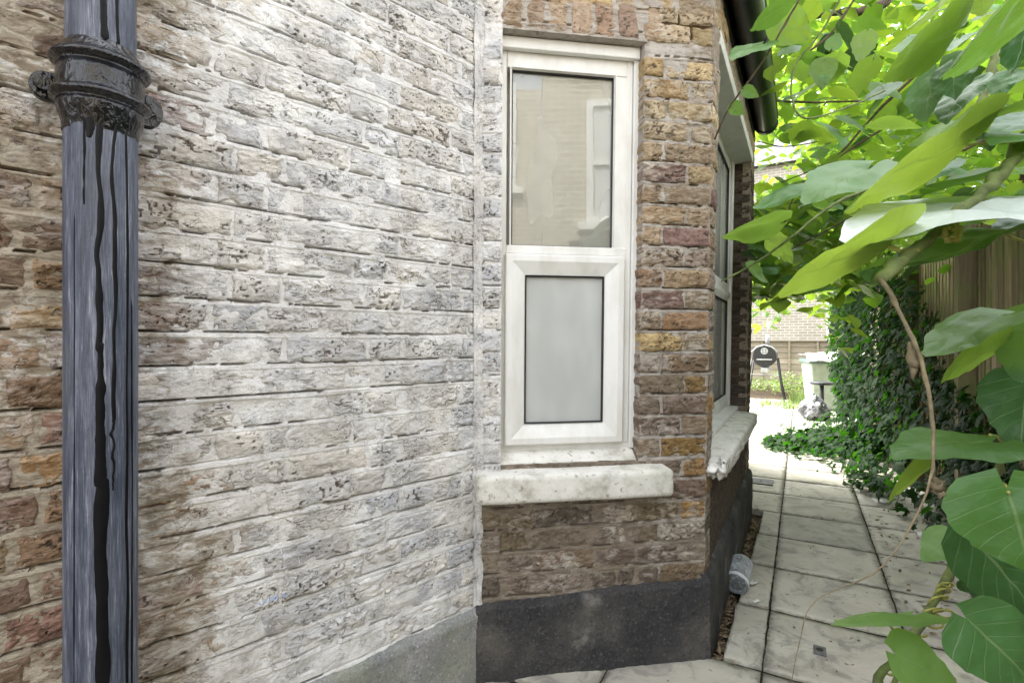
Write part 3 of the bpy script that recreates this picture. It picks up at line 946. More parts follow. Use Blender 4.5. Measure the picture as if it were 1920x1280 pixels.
g.add([a0, a1, a2, a3, r0, r1, tuple(np.array(a0) + [0, 0, -0.02]), tuple(np.array(a1) + [0, 0, -0.02]), tuple(np.array(a2) + [0, 0, -0.02]), tuple(np.array(a3) + [0, 0, -0.02])],
      [(0, 1, 4), (1, 5, 4), (1, 2, 5), (2, 3, 5), (0, 6, 7, 1), (1, 7, 8, 2), (2, 8, 9, 3), (6, 9, 8, 7)])
g.build('roof', simple('slate', (0.07, 0.07, 0.08), 0.6), bay)

# the house the bay belongs to
hs_ = empty('terrace_house', wpt(1.46, -0.96, 0), ANG_P, 'tall brick house rising behind the bay', 'house')
g = MB(); g.box(0, 3.9, 0.02, 3.2, 0, 5.9)
g.build('wall', M_upper, hs_)
g = MB(); g.box(-0.1, 4.05, -0.12, 3.3, 5.9, 6.05)
g.build('parapet', M_sill, hs_)

# ------------------------------------------------------------------ windows
def ring(mb, x0, x1, z0, z1, prof):
    """mitred rectangular ring: profile of (inset, y)"""
    vs = []
    for (i, y) in prof:
        vs += [(x0 + i, y, z0 + i), (x1 - i, y, z0 + i), (x1 - i, y, z1 - i), (x0 + i, y, z1 - i)]
    fs = []
    for p in range(len(prof) - 1):
        for k_ in range(4):
            a_ = p * 4 + k_; b_ = p * 4 + (k_ + 1) % 4
            fs.append((a_, b_, b_ + 4, a_ + 4))
    mb.add(vs, fs)

def pane_parts(win, M, x0, x1, z0, z1, y, glass, back):
    g = MB(); g.add([(x0, y, z0), (x1, y, z0), (x1, y, z1), (x0, y, z1)], [(0, 1, 2, 3)])
    g.build('pane', glass, win, M=M)
    g = MB(); ring(g, x0 - 0.001, x1 + 0.001, z0 - 0.001, z1 + 0.001, [(0, y - 0.012), (0.0045, y - 0.010), (0.0045, y + 0.004)])
    g.build('gasket', M_gasket, win, M=M)
    g = MB(); g.box(x0 - 0.02, x1 + 0.02, y + 0.035, y + 0.045, z0 - 0.02, z1 + 0.02)
    g.build('blind', back, win, M=M)

YF = 0.066
win = empty('window', (0, 0, 0), 0); win.parent = bay
win['label'] = 'white window with a fixed upper pane and a small opening casement below'
g = MB()
ring(g, WX0 - 0.02, WX1 + 0.004, 0.735, 2.20, [(0, 0.12), (0, YF), (0.020, YF), (0.022, YF - 0.004), (0.042, YF - 0.004), (0.048, YF + 0.014), (0.048, YF + 0.04)])
g.build('outer_frame', M_upvc, win, M=fB, bevel=0.0015)
g = MB()   # wide right stile, deep head and transom of the fixed light
g.box(0.494, WX1 - 0.036, YF - 0.002, YF + 0.05, 1.40, 2.080)
g.box(0.106, WX1 - 0.037, YF - 0.003, YF + 0.05, 2.0805, 2.165)
g.box(0.104, 0.540, YF - 0.006, YF + 0.05, 1.428, 1.458)
g.build('transom', M_upvc, win, M=fB, bevel=0.003)
g = MB()   # white cover strip and make-up piece by the right reveal
g.box(0.560, WX1 + 0.006, YF - 0.014, YF - 0.002, 0.735, 2.17)
g.box(WX0 + 0.001, WX1, YF - 0.030, YF - 0.006, 2.135, 2.176)
g.build('cover_strip', M_upvc, win, M=fB, bevel=0.004)
pane_parts(win, fB, 0.124, 0.493, 1.458, 2.078, YF + 0.018, M_glass, M_blind)
g = MB()   # glazing bead
ring(g, 0.116, 0.500, 1.450, 2.086, [(0, YF - 0.004), (0.004, YF - 0.004), (0.0085, YF + 0.008), (0.0085, YF + 0.02)])
g.build('glazing_bead', M_upvc, win, M=fB)
g = MB()   # opening casement, proud of the frame
CX0, CX1, CZ0, CZ1 = 0.100, 0.533, 0.758, 1.425
ring(g, CX0, CX1, CZ0, CZ1, [(0, YF + 0.02), (0, YF - 0.020), (0.004, YF - 0.024), (0.024, YF - 0.024), (0.060, YF - 0.010), (0.072, YF - 0.006), (0.072, YF + 0.02)])
g.build('casement', M_upvc, win, M=fB, bevel=0.0012)
pane_parts(win, fB, 0.173, 0.459, 0.832, 1.352, YF + 0.002, M_glass2, M_frost)
g = MB()   # stub cill under the frame
g.add([(WX0 + 0.002, YF - 0.05, 0.694), (WX1 - 0.002, YF - 0.05, 0.694), (WX1 - 0.002, YF - 0.05, 0.703), (WX0 + 0.002, YF - 0.05, 0.703),
       (WX0 + 0.002, YF - 0.002, 0.736), (WX1 - 0.002, YF - 0.002, 0.736), (WX0 + 0.002, YF + 0.06, 0.736), (WX1 - 0.002, YF + 0.06, 0.736),
       (WX0 + 0.002, YF + 0.06, 0.694), (WX1 - 0.002, YF + 0.06, 0.694)],
      [(0, 1, 2, 3), (3, 2, 5, 4), (4, 5, 7, 6), (6, 7, 9, 8), (0, 8, 9, 1), (0, 3, 4, 6, 8), (1, 9, 7, 5, 2)])
g.build('stub_cill', M_sill, win, M=fB, bevel=0.002)

def rough_block(name, x0, x1, y0, y1, z0, z1, mat, parent, M, seed, n=(40, 10, 8), amp=0.004, slope=0.0, broken=None):
    """box with weathered faces"""
    vs, fs = [], []
    def face(o, du, dv, nu, nv):
        b = len(vs)
        for i in range(nu + 1):
            for j in range(nv + 1):
                vs.append(np.array(o) + np.array(du) * i / nu + np.array(dv) * j / nv)
        for i in range(nu):
            for j in range(nv):
                a_ = b + i * (nv + 1) + j
                fs.append((a_, a_ + nv + 1, a_ + nv + 2, a_ + 1))
    lx, ly, lz = x1 - x0, y1 - y0, z1 - z0
    face((x0, y0, z0), (lx, 0, 0), (0, 0, lz), n[0], n[2])
    face((x0, y0, z1), (lx, 0, 0), (0, ly, 0), n[0], n[1])
    face((x0, y1, z0), (lx, 0, 0), (0, -ly, 0), n[0], n[1])
    face((x0, y1, z0), (0, -ly, 0), (0, 0, lz), n[1], n[2])
    face((x1, y0, z0), (0, ly, 0), (0, 0, lz), n[1], n[2])
    V = np.array(vs)
    c = np.array([(x0 + x1) / 2, (y0 + y1) / 2, (z0 + z1) / 2]); hs_ = np.array([lx, ly, lz]) / 2
    # round the arrises
    d = (V - c) / hs_
    for a_, b_ in ((0, 1), (0, 2), (1, 2)):
        ea = np.clip((np.abs(d[:, a_]) * hs_[a_] - (hs_[a_] - 0.010)) / 0.010, 0, 1)
        eb = np.clip((np.abs(d[:, b_]) * hs_[b_] - (hs_[b_] - 0.010)) / 0.010, 0, 1)
        cut = ea * eb * 0.0045
        V[:, a_] -= np.sign(d[:, a_]) * cut; V[:, b_] -= np.sign(d[:, b_]) * cut
    nn = fbm(V[:, 0] * 14 + V[:, 1] * 9, V[:, 2] * 14 + V[:, 1] * 11, seed, 4) - 0.5
    V[:, 1] += nn * amp * 2; V[:, 2] += nn * amp
    V[:, 2] -= slope * (y1 - V[:, 1]) * (V[:, 2] > (z0 + z1) / 2)
    if broken is not None:
        V = broken(V)
    V = np.array([M(p) for p in V])
    return link(name, mesh_np(name, V, np.array(fs), True), mat, parent)
sl = rough_block('sill', -0.008, 0.674, -0.078, 0.05, 0.592, 0.690, M_sill, bay, fB, 5, (90, 16, 12), 0.003, 0.05)
sl['label'] = 'white painted stone sill with green algae on its left end'
def brk(V):
    # near corner broken away
    x, y, z_ = V[:, 0], V[:, 1], V[:, 2]
    k_ = sstep(0.34, 0.0, x + 0.9 * (y + 0.075) * 1.2 + 0.03 * (fbm(x * 30, y * 30, 3, 3) - 0.5))
    nz_ = fbm(x * 60 + z_ * 40, y * 60, 9, 3) - 0.5
    lowb = (z_ < 0.66)
    V = V.copy()
    V[:, 2] = np.where(lowb, z_ + k_ * 0.030 + k_ * nz_ * 0.075, z_ - k_ * 0.022 + k_ * nz_ * 0.045)
    V[:, 0] = x + sstep(0.12, 0.0, x) * (0.05 + nz_ * 0.12) * (lowb * 0.7 + 0.3)
    return V
sl = rough_block('sill', 0.012, RV1 - 0.02, -0.060, 0.13, 0.606, 0.692, M_sill, bay, fP, 15, (120, 16, 12), 0.004, 0.05, brk)
sl['label'] = 'long stone sill with its near corner broken away'

win2 = empty('window', (0, 0, 0), 0); win2.parent = bay
win2['label'] = 'white window on the bay front, seen almost edge on'
Y2 = PREC
g = MB()
ring(g, RV0 - 0.01, RV1 + 0.004, 0.715, 2.25, [(0, Y2 + 0.07), (0, Y2), (0.05, Y2), (0.056, Y2 + 0.016), (0.056, Y2 + 0.04)])
g.box(RV0, RV1, Y2 - 0.002, Y2 + 0.05, 1.42, 1.475)
g.build('outer_frame', M_upvc, win2, M=fP, bevel=0.002)
g = MB()
g.box(RV1 - 0.045, RV1 + 0.002, Y2 - 0.018, Y2 - 0.002, 0.72, 2.25)
g.build('cover_strip', M_upvc, win2, M=fP, bevel=0.003)
g = MB()
ring(g, RV0 + 0.05, RV1 - 0.05, 0.74, 1.42, [(0, Y2 + 0.02), (0, Y2 - 0.014), (0.022, Y2 - 0.014), (0.055, Y2 - 0.002), (0.055, Y2 + 0.02)])
g.build('casement', M_upvc, win2, M=fP, bevel=0.002)
pane_parts(win2, fP, RV0 + 0.105, RV1 - 0.105, 0.795, 1.365, Y2 + 0.008, M_glass, M_frost)
pane_parts(win2, fP, RV0 + 0.046, RV1 - 0.052, 1.475, 2.195, Y2 + 0.018, M_glass, M_blind)
g = MB()
g.box(RV0, RV1, 0.05, Y2 + 0.06, 0.692, 0.716)
g.build('stub_cill', M_upvc, win2, M=fP, bevel=0.004)
g = MB()
g.box(RV0 - 0.02, RV1 + 0.03, -0.006, Y2 + 0.06, 2.245, 2.30)
g.build('lintel', simple('white_masonry_paint', (0.70, 0.70, 0.66), 0.6, 0.3, 0.08, 8), bay, M=fP, bevel=0.004)

# ------------------------------------------------------------------ gutter
gut = empty('roof_gutter', tuple(wpt(3.5, -0.2, 2.45)), 0, 'glossy black plastic gutter along the eaves of the bay', 'gutter')
gm = gut.location.copy()
def gutter():
    prof = []
    rr = 0.064
    for k_ in range(15):
        a_ = math.pi + math.pi * k_ / 14
        prof.append((rr * math.cos(a_), rr * math.sin(a_)))
    prof = [(-rr - 0.004, 0.020), (-rr, 0.018)] + prof + [(rr, 0.018), (rr + 0.006, 0.020), (rr + 0.006, 0.026), (rr - 0.004, 0.026)] + [((rr - 0.004) * math.cos(-math.pi * k_ / 14), (rr - 0.004) * math.sin(-math.pi * k_ / 14)) for k_ in range(15)]
    m0, m1, nc = 1.78, 3.62, -0.196
    vs, fs = [], []
    steps = np.linspace(m0, m1, 12)
    n_ = len(prof)
    for s_ in steps:
        for (a_, b_) in prof:
            p = wpt(s_, nc + a_, 2.50 + b_)
            vs.append((p[0] - gm.x, p[1] - gm.y, p[2] - gm.z))
    for i in range(len(steps) - 1):
        for k_ in range(n_ - 1):
            a_ = i * n_ + k_
            fs.append((a_, a_ + 1, a_ + n_ + 1, a_ + n_))
    mb = MB(); mb.add(vs, fs)
    mb.build('channel', M_black, gut, smooth=True)
    for s_ in (m1 - 0.03, 2.55):
        mb = MB()
        ring_ = []
        for off, r2 in ((0, rr), (0, rr + 0.006), (0.035, rr + 0.006), (0.035, 0.0)):
            ring_.append([(s_ + off, r2 * math.cos(math.pi + math.pi * k_ / 14), r2 * math.sin(math.pi + math.pi * k_ / 14)) for k_ in range(15)])
        if s_ < 3: ring_ = ring_[:3] + [[(s_ + 0.035, rr * math.cos(math.pi + math.pi * k_ / 14), rr * math.sin(math.pi + math.pi * k_ / 14)) for k_ in range(15)]]
        o_ = len(mb.v)
        for r_ in ring_:
            for (s2, a_, b_) in r_:
                p = wpt(s2, nc + a_, 2.50 + b_)
                mb.v.append((p[0] - gm.x, p[1] - gm.y, p[2] - gm.z))
        for i in range(3):
            for k_ in range(14):
                a_ = o_ + i * 15 + k_
                mb.f.append((a_, a_ + 1, a_ + 16, a_ + 15))
        mb.build('end_cap' if s_ > 3 else 'joint_clip', M_black, gut, smooth=False)
    mb = MB()
    v8 = [wpt(m, n2, z2) for m in (1.80, 3.66) for (n2, z2) in ((-0.262, 2.44), (-0.280, 2.44), (-0.280, 2.60), (-0.262, 2.60))]
    mb.add([(p[0] - gm.x, p[1] - gm.y, p[2] - gm.z) for p in v8], [(0, 1, 2, 3), (4, 7, 6, 5), (0, 4, 5, 1), (1, 5, 6, 2), (2, 6, 7, 3), (3, 7, 4, 0)])
    mb.build('fascia', simple('dark_fascia', (0.03, 0.03, 0.028), 0.6), gut)
gutter()

# ------------------------------------------------------------------ soil pipe
PX, PY = -0.767, 0.957
pipe = empty('drain_pipe', (PX, PY, 0), ANG_A, 'weathered black cast iron drain pipe with dripping paint and a ringed collar', 'pipe')
def wob(prof, n, seed, amp):
    vs = []
    for (r, z_) in prof:
        for k_ in range(n):
            a_ = 2 * math.pi * k_ / n
            dr = float((fbm(np.array([a_ * 3.0]), np.array([z_ * 40.0]), seed, 3)[0] - 0.5)) * amp
            vs.append(((r + dr) * math.cos(a_), (r + dr) * math.sin(a_), z_))
    fs = [(i * n + k_, i * n + (k_ + 1) % n, (i + 1) * n + (k_ + 1) % n, (i + 1) * n + k_) for i in range(len(prof) - 1) for k_ in range(n)]
    return vs, fs
g = MB(); g.lathe([(0.0555, z_) for z_ in np.linspace(-0.04, 1.58, 40)] , 48)
g.build('lower_pipe', M_pipe, pipe, smooth=True)
g = MB(); g.lathe([(0.053, z_) for z_ in np.linspace(1.60, 5.2, 40)], 48)
g.build('upper_pipe', M_pipe, pipe, smooth=True)
g = MB()
prof = [(0.0555, 1.500), (0.0575, 1.515), (0.063, 1.530), (0.0655, 1.545), (0.0655, 1.552)]
prof += [(0.0655 + 0.011 * math.sin(math.pi * t), 1.552 + 0.022 * t) for t in np.linspace(0, 1, 9)]
prof += [(0.0655, 1.580), (0.066, 1.605), (0.0655, 1.618)]
prof += [(0.0655 + 0.011 * math.sin(math.pi * t), 1.618 + 0.022 * t) for t in np.linspace(0, 1, 9)]
prof += [(0.062, 1.646), (0.056, 1.656), (0.052, 1.664)]
v_, f_ = wob(prof, 72, 5, 0.004)
g.add(v_, f_)
g.build('collar', M_tar, pipe, smooth=True)
for sgn in (-1, 1):      # fixing lugs against the wall
    g = MB()
    y0 = 0.052
    pts = []
    for k_ in range(13):
        a_ = -math.pi / 2 + math.pi * k_ / 12
        pts.append((sgn * (0.078 + 0.022 * math.cos(a_)), 0.026 * math.sin(a_)))
    outl = [(sgn * 0.045, -0.026)] + pts + [(sgn * 0.045, 0.026)]
    n_ = len(outl)
    g.add([(x_, y0, 1.592 + z_) for x_, z_ in outl] + [(x_, y0 + 0.022, 1.592 + z_) for x_, z_ in outl],
          [tuple(range(n_))[::sgn], tuple(range(n_, 2 * n_))[::-sgn]] + [(k_, (k_ + 1) % n_, n_ + (k_ + 1) % n_, n_ + k_) for k_ in range(n_)])
    lug = g.build('lug', M_tar, pipe, bevel=0.005, segs=3)
    g = MB()
    hp = [(0.0115 * math.cos(2 * math.pi * k_ / 10), 0.0115 * math.sin(2 * math.pi * k_ / 10)) for k_ in range(10)]
    g.add([(sgn * 0.080 + a_, y0 - 0.012, 1.592 + b_) for a_, b_ in hp] + [(sgn * 0.080 + a_ * 1.25, y0 + 0.002, 1.592 + b_ * 1.25) for a_, b_ in hp],
          [tuple(range(10))] + [(k_, (k_ + 1) % 10, 10 + (k_ + 1) % 10, 10 + k_) for k_ in range(10)])
    g.build('bolt', M_tar, lug, bevel=0.002)
def drip(phi0, z0, z1, w0, w1, seed, wander=0.12, r0=0.0556):
    """bead of paint that ran down the pipe; phi measured from the camera side"""
    n_ = 60
    vs, fs = [], []
    view = math.atan2(-PY, -PX) - ANG_A
    for i in range(n_ + 1):
        t = i / n_
        z_ = z0 + (z1 - z0) * t
        ph = view + phi0 + wander * (float(fbm(np.array([t * 5.0]), np.array([seed * 3.1]), seed, 3)[0]) - 0.5)
        w = (w0 + (w1 - w0) * t) * (0.45 + 1.1 * float(fbm(np.array([t * 9.0]), np.array([seed * 1.7]), seed + 9, 3)[0]))
        if i in (0, n_): w *= 0.2
        for j in range(5):
            s_ = (j / 4 - 0.5)
            rr_ = r0 - 0.0008 + 0.0028 * (1 - (2 * s_) ** 2) * min(1, w / 0.004)
            a_ = ph + s_ * w / r0
            vs.append((rr_ * math.cos(a_), rr_ * math.sin(a_), z_))
    for i in range(n_):
        for j in range(4):
            a_ = i * 5 + j
            fs.append((a_, a_ + 1, a_ + 6, a_ + 5))
    g = MB(); g.add(vs, fs)
    g.build('paint_drip', M_drip, pipe, smooth=True)
drip(-0.05, 1.53, 1.10, 0.010, 0.012, 1, 0.25)
drip(-0.02, 1.12, 0.86, 0.012, 0.017, 2, 0.12)
drip(-0.00, 0.88, 0.30, 0.022, 0.024, 3, 0.16)
drip(0.34, 1.53, 0.97, 0.006, 0.007, 4, 0.25)
drip(0.30, 0.98, 0.85, 0.005, 0.004, 5, 0.30)
drip(0.72, 1.53, 0.30, 0.005, 0.007, 6, 0.16)
drip(-0.45, 1.53, 1.36, 0.006, 0.003, 7, 0.06)
drip(-0.30, 1.535, 1.48, 0.030, 0.010, 8, 0.06)
drip(0.92, 1.20, 0.28, 0.003, 0.005, 9, 0.05)
drip(0.05, 1.95, 1.66, 0.006, 0.012, 10, 0.10, 0.0532)
drip(0.45, 1.95, 1.66, 0.005, 0.008, 11, 0.10, 0.0532)
drip(-0.75, 1.35, 0.30, 0.002, 0.003, 13, 0.05)

# ------------------------------------------------------------------ soil strip by the bay, litter, bottle
def litter():
    vs, fs = [], []
    for i in range(900):
        m = 1.93 + 1.75 * random.random()
        n0, n1 = -0.31, -0.250 + 0.016 * (m - 1.9) - 0.002
        n = random.uniform(n0, n1)
        c = Vector(wpt(m, n, -0.040 + random.random() * 0.022))
        L = random.uniform(0.006, 0.028); w = L * random.uniform(0.15, 0.7)
        a = random.uniform(0, 6.28)
        d = Vector((math.cos(a), math.sin(a), random.uniform(-0.3, 0.5))) * L
        s_ = Vector((-math.sin(a), math.cos(a), random.uniform(-0.5, 0.5))) * w
        b = len(vs)
        vs += [c - d, c + s_ * 0.6, c + d, c - s_ * 0.6]
        fs.append((b, b + 1, b + 2, b + 3))
    for i in range(700):      # crumbs scattered over the slabs
        m = random.uniform(1.3, 6.0); n = random.uniform(-0.24, 0.75) if m > 1.95 else random.uniform(-0.5, 0.5)
        if random.random() < 0.6 and m > 2.6: n = random.uniform(0.35, 0.75)
        c = Vector(wpt(m, n, 0.004))
        L = random.uniform(0.002, 0.010) * (1.0 if n < 0.35 else 1.9); a = random.uniform(0, 6.28)
        d = Vector((math.cos(a), math.sin(a), 0.2)) * L; s_ = Vector((-math.sin(a), math.cos(a), 0.3)) * L * random.uniform(0.2, 0.6)
        b = len(vs); vs += [c - d, c + s_, c + d, c - s_]; fs.append((b, b + 1, b + 2, b + 3))
    me = bpy.data.meshes.new('leaf_litter'); me.from_pydata([tuple(v) for v in vs], [], fs); me.update()
    o = link('leaf_litter', me, M_litter)
    tag(o, 'dry leaf crumbs in the soil gap beside the dark plinth', 'leaf litter', None, 'stuff')
litter()

def clear_plastic():
    m, nt = new_mat('clear_plastic')
    pos = N(nt, 'NewGeometry').outputs['Position']
    t = N(nt, 'BsdfTransparent', {'Color': (0.90, 0.92, 0.93, 1)})
    g = N(nt, 'BsdfPrincipled', {'Base Color': (0.62, 0.66, 0.69, 1), 'Roughness': 0.16, 'Specular IOR Level': 0.8})
    f = math_(nt, 'ADD', maprange(nt, N(nt, 'LayerWeight', {'Blend': 0.35}).outputs['Facing'], 0.1, 0.9, 0.22, 0.85), maprange(nt, noise(nt, pos, 60.0, 4), 0.5, 0.7, 0, 0.3), clamp=True)
    s = N(nt, 'MixShader', {0: f, 1: t.outputs[0], 2: g.outputs[0]})
    o = nt.nodes.new('ShaderNodeOutputMaterial'); nt.links.new(s.outputs[0], o.inputs['Surface'])
    return m
M_clear = clear_plastic()
jar = empty('plastic_tub', tuple(wpt(2.47, -0.256, 0.038)), 0, 'clear plastic tub lying on its side in the gap by the plinth', 'tub')
g = MB()
g.lathe([(0.0, 0.0), (0.046, 0.0), (0.050, 0.004), (0.048, 0.012), (0.050, 0.03), (0.050, 0.085), (0.0475, 0.09), (0.0475, 0.112), (0.050, 0.118), (0.050, 0.150), (0.047, 0.156), (0.030, 0.160), (0, 0.160)], 40)
body = g.build('body', M_clear, jar, smooth=True)
g = MB()
g.lathe([(0.0515, 0.010), (0.053, 0.014), (0.053, 0.026), (0.0515, 0.030)], 40)
g.build('rim', simple('white_plastic', (0.62, 0.64, 0.66), 0.35), jar, smooth=True)
g = MB()
g.lathe([(0.0, 0.020), (0.02, 0.018), (0.040, 0.024), (0.044, 0.05), (0.03, 0.07), (0, 0.072)], 14)
g.build('residue', simple('dark_residue', (0.05, 0.06, 0.055), 0.6, 0.4, 0.5, 90), jar, smooth=True)
jar.rotation_euler = Vector((P[0] + 0.10, P[1], 0.34)).to_track_quat('Z', 'Y').to_euler()

def flat_bit(name, x, y, w, h, rot, mat, label, cat, zt=0.006, sides=7, crump=0.010, group=None):
    """small crumpled sheet lying on the slabs at the ground point seen at (x, y)"""
    Y_ = 960 * CAMZ / (y - 640)
    c = Vector(((x - 960) / 960 * Y_, Y_, 0.010))
    n_ = 7
    X, Y2_ = np.meshgrid(np.linspace(-0.5, 0.5, n_), np.linspace(-0.5, 0.5, n_), indexing='ij')
    sd_ = int(x)
    sq = 1 - 0.35 * vn(X * 3 + sd_, Y2_ * 3, 5)
    V = np.stack([X * w * sq, Y2_ * h * sq, vn(X * 4 + sd_, Y2_ * 4, 8) * crump], -1).reshape(-1, 3)
    o = link(name, mesh_np(name, V, grid_faces(n_, n_), True), mat)
    o.location = c; o.rotation_euler = (0, 0, rot)
    m_ = o.modifiers.new('solid', 'SOLIDIFY'); m_.thickness = 0.001
    tag(o, label, cat, group)
M_paper = simple('white_paper', (0.72, 0.71, 0.68), 0.7, 0.3, 0.08, 30)
flat_bit('paper_scrap', 1411, 1097, 0.050, 0.035, 0.5, M_paper, 'small white paper scrap next to the clear plastic tub', 'litter')
flat_bit('paper_scrap', 1418, 1132, 0.035, 0.020, 0.2, M_paper, 'tiny white paper shred on the joint below the larger scrap', 'litter')
flat_bit('paper_scrap', 1652, 944, 0.13, 0.075, 0.3, M_paper, 'torn white paper lying at the edge of the ivy', 'litter', crump=0.03)
flat_bit('paper_scrap', 1712, 932, 0.09, 0.08, 1.0, M_paper, 'crumpled pale paper among the ivy leaves', 'litter', crump=0.05)
flat_bit('paper_scrap', 1722, 1008, 0.055, 0.045, 0.8, M_paper, 'round white paper wad beside the hanging dry twig', 'litter', crump=0.04)
M_iron = simple('grey_iron', (0.13, 0.13, 0.13), 0.6, 0.5, 0.3, 40, 0.4)
def cover(x, y, w, l, label):
    Y_ = 960 * CAMZ / (y - 640)
    o = empty('drain_cover', ((x - 960) / 960 * Y_, Y_, 0.004), ANG_P, label, 'drain cover')
    g = MB(); g.box(-l / 2, l / 2, -w / 2, w / 2, -0.01, 0.004)
    g.build('plate', M_iron, o, bevel=0.002)
    g = MB(); g.lathe([(0, 0.0052), (0.012, 0.0052), (0.012, 0.004)], 12)
    g.build('keyhole', M_gasket, o)
cover(1427, 903, 0.17, 0.17, 'square grey metal drain cover set in the path beyond the bay')
cover(1537, 1221, 0.040, 0.055, 'tiny grey metal plate set in the nearest slabs')

# ------------------------------------------------------------------ fence on the right
FN = 1.0
fence = empty('timber_fence', wpt(2.0, FN, 0), ANG_P, 'tall green-stained timber fence of narrow vertical boards', 'fence')
bm1 = []
for v_ in range(4):
    g = MB(); g.box(-0.033, 0.033, -0.010, 0.009, -0.04, 1.84 + 0.006 * v_)
    o = g.build('tmp', M_fence, None)
    me = o.data; bpy.data.objects.remove(o); bm1.append(me)
i = 0
for m in np.arange(-3.2, 7.2, 0.104):
    o = link('board', bm1[i % 4], None, fence, (m + random.uniform(-0.006, 0.006), -0.022, random.uniform(-0.01, 0.01)))
    o.rotation_euler = (random.uniform(-0.006, 0.006), random.uniform(-0.008, 0.008), random.uniform(-0.05, 0.05))
    o = link('board', bm1[(i + 1) % 4], None, fence, (m + 0.052 + random.uniform(-0.006, 0.006), 0.050, random.uniform(-0.01, 0.01)))
    i += 1
for z_ in (0.35, 1.05, 1.62):
    g = MB(); g.box(-3.25, 7.25, -0.011, 0.040, z_, z_ + 0.075)
    g.build('rail', M_fence, fence)
for m in np.arange(-3.2, 7.3, 1.8):
    g = MB(); g.box(m - 0.045, m + 0.045, 0.062, 0.15, -0.04, 1.86)
    g.build('post', M_fence, fence)

# ------------------------------------------------------------------ leaves
def leaf_mesh(name, nt_=18, nu=13, seed=0, fold=0.10, curl=0.18, wav=0.03, wid=0.5, lobes=0.20):
    """heart-shaped leaf, base at the origin, tip at y = 1, midrib along y"""
    t = np.linspace(0, 1, nt_); u = np.linspace(-1, 1, nu)
    T, U = np.meshgrid(t, u, indexing='ij')
    w = wid * (np.sin(np.pi * np.clip(T, 0, 1) ** 0.58) ** 0.72) * (1 - 0.25 * T)
    w = np.where(T <= 0, 0.10 * wid, w)
    X = U * w
    Yv = T - lobes * np.abs(U) ** 1.3 * (1 - T) ** 5 + 0.02 * U * np.sin(T * 7 + seed)
    X = X + (vn(T * 16 + seed, U * 0 + (U > 0) * 3.0, seed) - 0.5) * 0.045 * np.abs(U) ** 4
    Z = fold * np.abs(X) * 1.2 - curl * (T - 0.35) ** 2 * 0.9 - 0.25 * np.abs(curl) * (X / wid) ** 2
    Z = Z + (fbm(X * 4 + seed * 3.3, Yv * 4, seed + 5, 3) - 0.5) * wav * 2.2
    ribs = np.sin((Yv - 0.3 * np.abs(X)) * 2 * np.pi * 6.5) * 0.006 * np.abs(U) * (1 - np.abs(U))
    Z = Z + ribs
    V = np.stack([X, Yv, Z], -1).reshape(-1, 3)
    uv = np.stack([U, T], -1).reshape(-1, 2)
    return mesh_np(name, V, grid_faces(nt_, nu, flip=True), True, None, uv)

LEAF = [leaf_mesh('leaf', 20, 15, s_, fold=f_, curl=c_, wav=w_, wid=wd_, lobes=lb_) for s_, f_, c_, w_, wd_, lb_ in
        [(1, 0.08, 0.12, 0.045, 0.50, 0.20), (2, 0.06, 0.16, 0.05, 0.49, 0.16), (3, 0.22, 0.14, 0.07, 0.46, 0.22), (4, 0.10, 0.16, 0.08, 0.52, 0.24),
         (5, 0.28, 0.22, 0.04, 0.40, 0.14), (6, -0.06, 0.15, 0.04, 0.48, 0.20)]]
LEAF_S = [leaf_mesh('leaf', 9, 7, s_, fold=f_, curl=c_, wav=0.05, wid=wd_) for s_, f_, c_, wd_ in
          [(11, 0.10, 0.2, 0.50), (12, 0.22, 0.1, 0.46), (13, -0.08, 0.3, 0.5), (14, 0.3, 0.3, 0.42), (15, 0.05, -0.2, 0.52)]]
leaf_by_mat = {}
def leaf_variant(pool, i, mat):
    key = (id(pool), i, mat.name)
    if key not in leaf_by_mat:
        me = pool[i].copy(); me.materials.clear(); me.materials.append(mat)
        leaf_by_mat[key] = me
    return leaf_by_mat[key]

def frame_from(axis, width, base, L, W):
    a = axis.normalized(); w = (width - a * width.dot(a)).normalized()
    n = w.cross(a)
    M = Matrix(((w.x * W, a.x * L, n.x * L, base.x), (w.y * W, a.y * L, n.y * L, base.y), (w.z * W, a.z * L, n.z * L, base.z), (0, 0, 0, 1)))
    return M

def view_leaf(base, tip, phi, wf, parent, mat, var, top=True, pool=None):
    """leaf from base to tip, rolled by phi about its own axis from square-on; wf = width factor"""
    a = tip - base; L = a.length; an = a.normalized()
    mid = (base + tip) / 2
    v = (Vector((0, 0, CAMZ)) - mid); v = (v - an * v.dot(an)).normalized()
    w = an.cross(v)
    if (w.z > 0) == top: phi = -abs(phi)
    else: phi = abs(phi)
    ph = R(phi) + (0 if top else math.pi)
    width = w * math.cos(ph) + v * math.sin(ph)
    M = frame_from(a, width, base, L, L * wf)
    pool = pool or LEAF
    o = link('leaf', leaf_variant(pool, var % len(pool), mat), None, parent)
    o.matrix_world = parent.matrix_world.inverted() @ M
    o.matrix_parent_inverse = Matrix.Identity(4)
    o.matrix_local = parent.matrix_basis.inverted() @ M
    return o

def stalk(name, parent, pts, r, mat, n=8, k=6):
    o0 = parent.location
    c = curve_pts(pts, k)
    rr = [r] * len(c) if not hasattr(r, '__len__') else list(np.interp(np.linspace(0, 1, len(c)), np.linspace(0, 1, len(r)), r))
    rr = [q_ * (0.88 + 0.26 * random.random() + (0.35 if i_ % 9 == 4 else 0)) for i_, q_ in enumerate(rr)]
    c = [p + Vector((random.uniform(-1, 1), random.uniform(-1, 1), random.uniform(-1, 1))) * q_ * 0.35 for p, q_ in zip(c, rr)]
    g = MB(); g.tube([p - o0 for p in c], rr, n)
    return g.build(name, mat, parent, smooth=True)

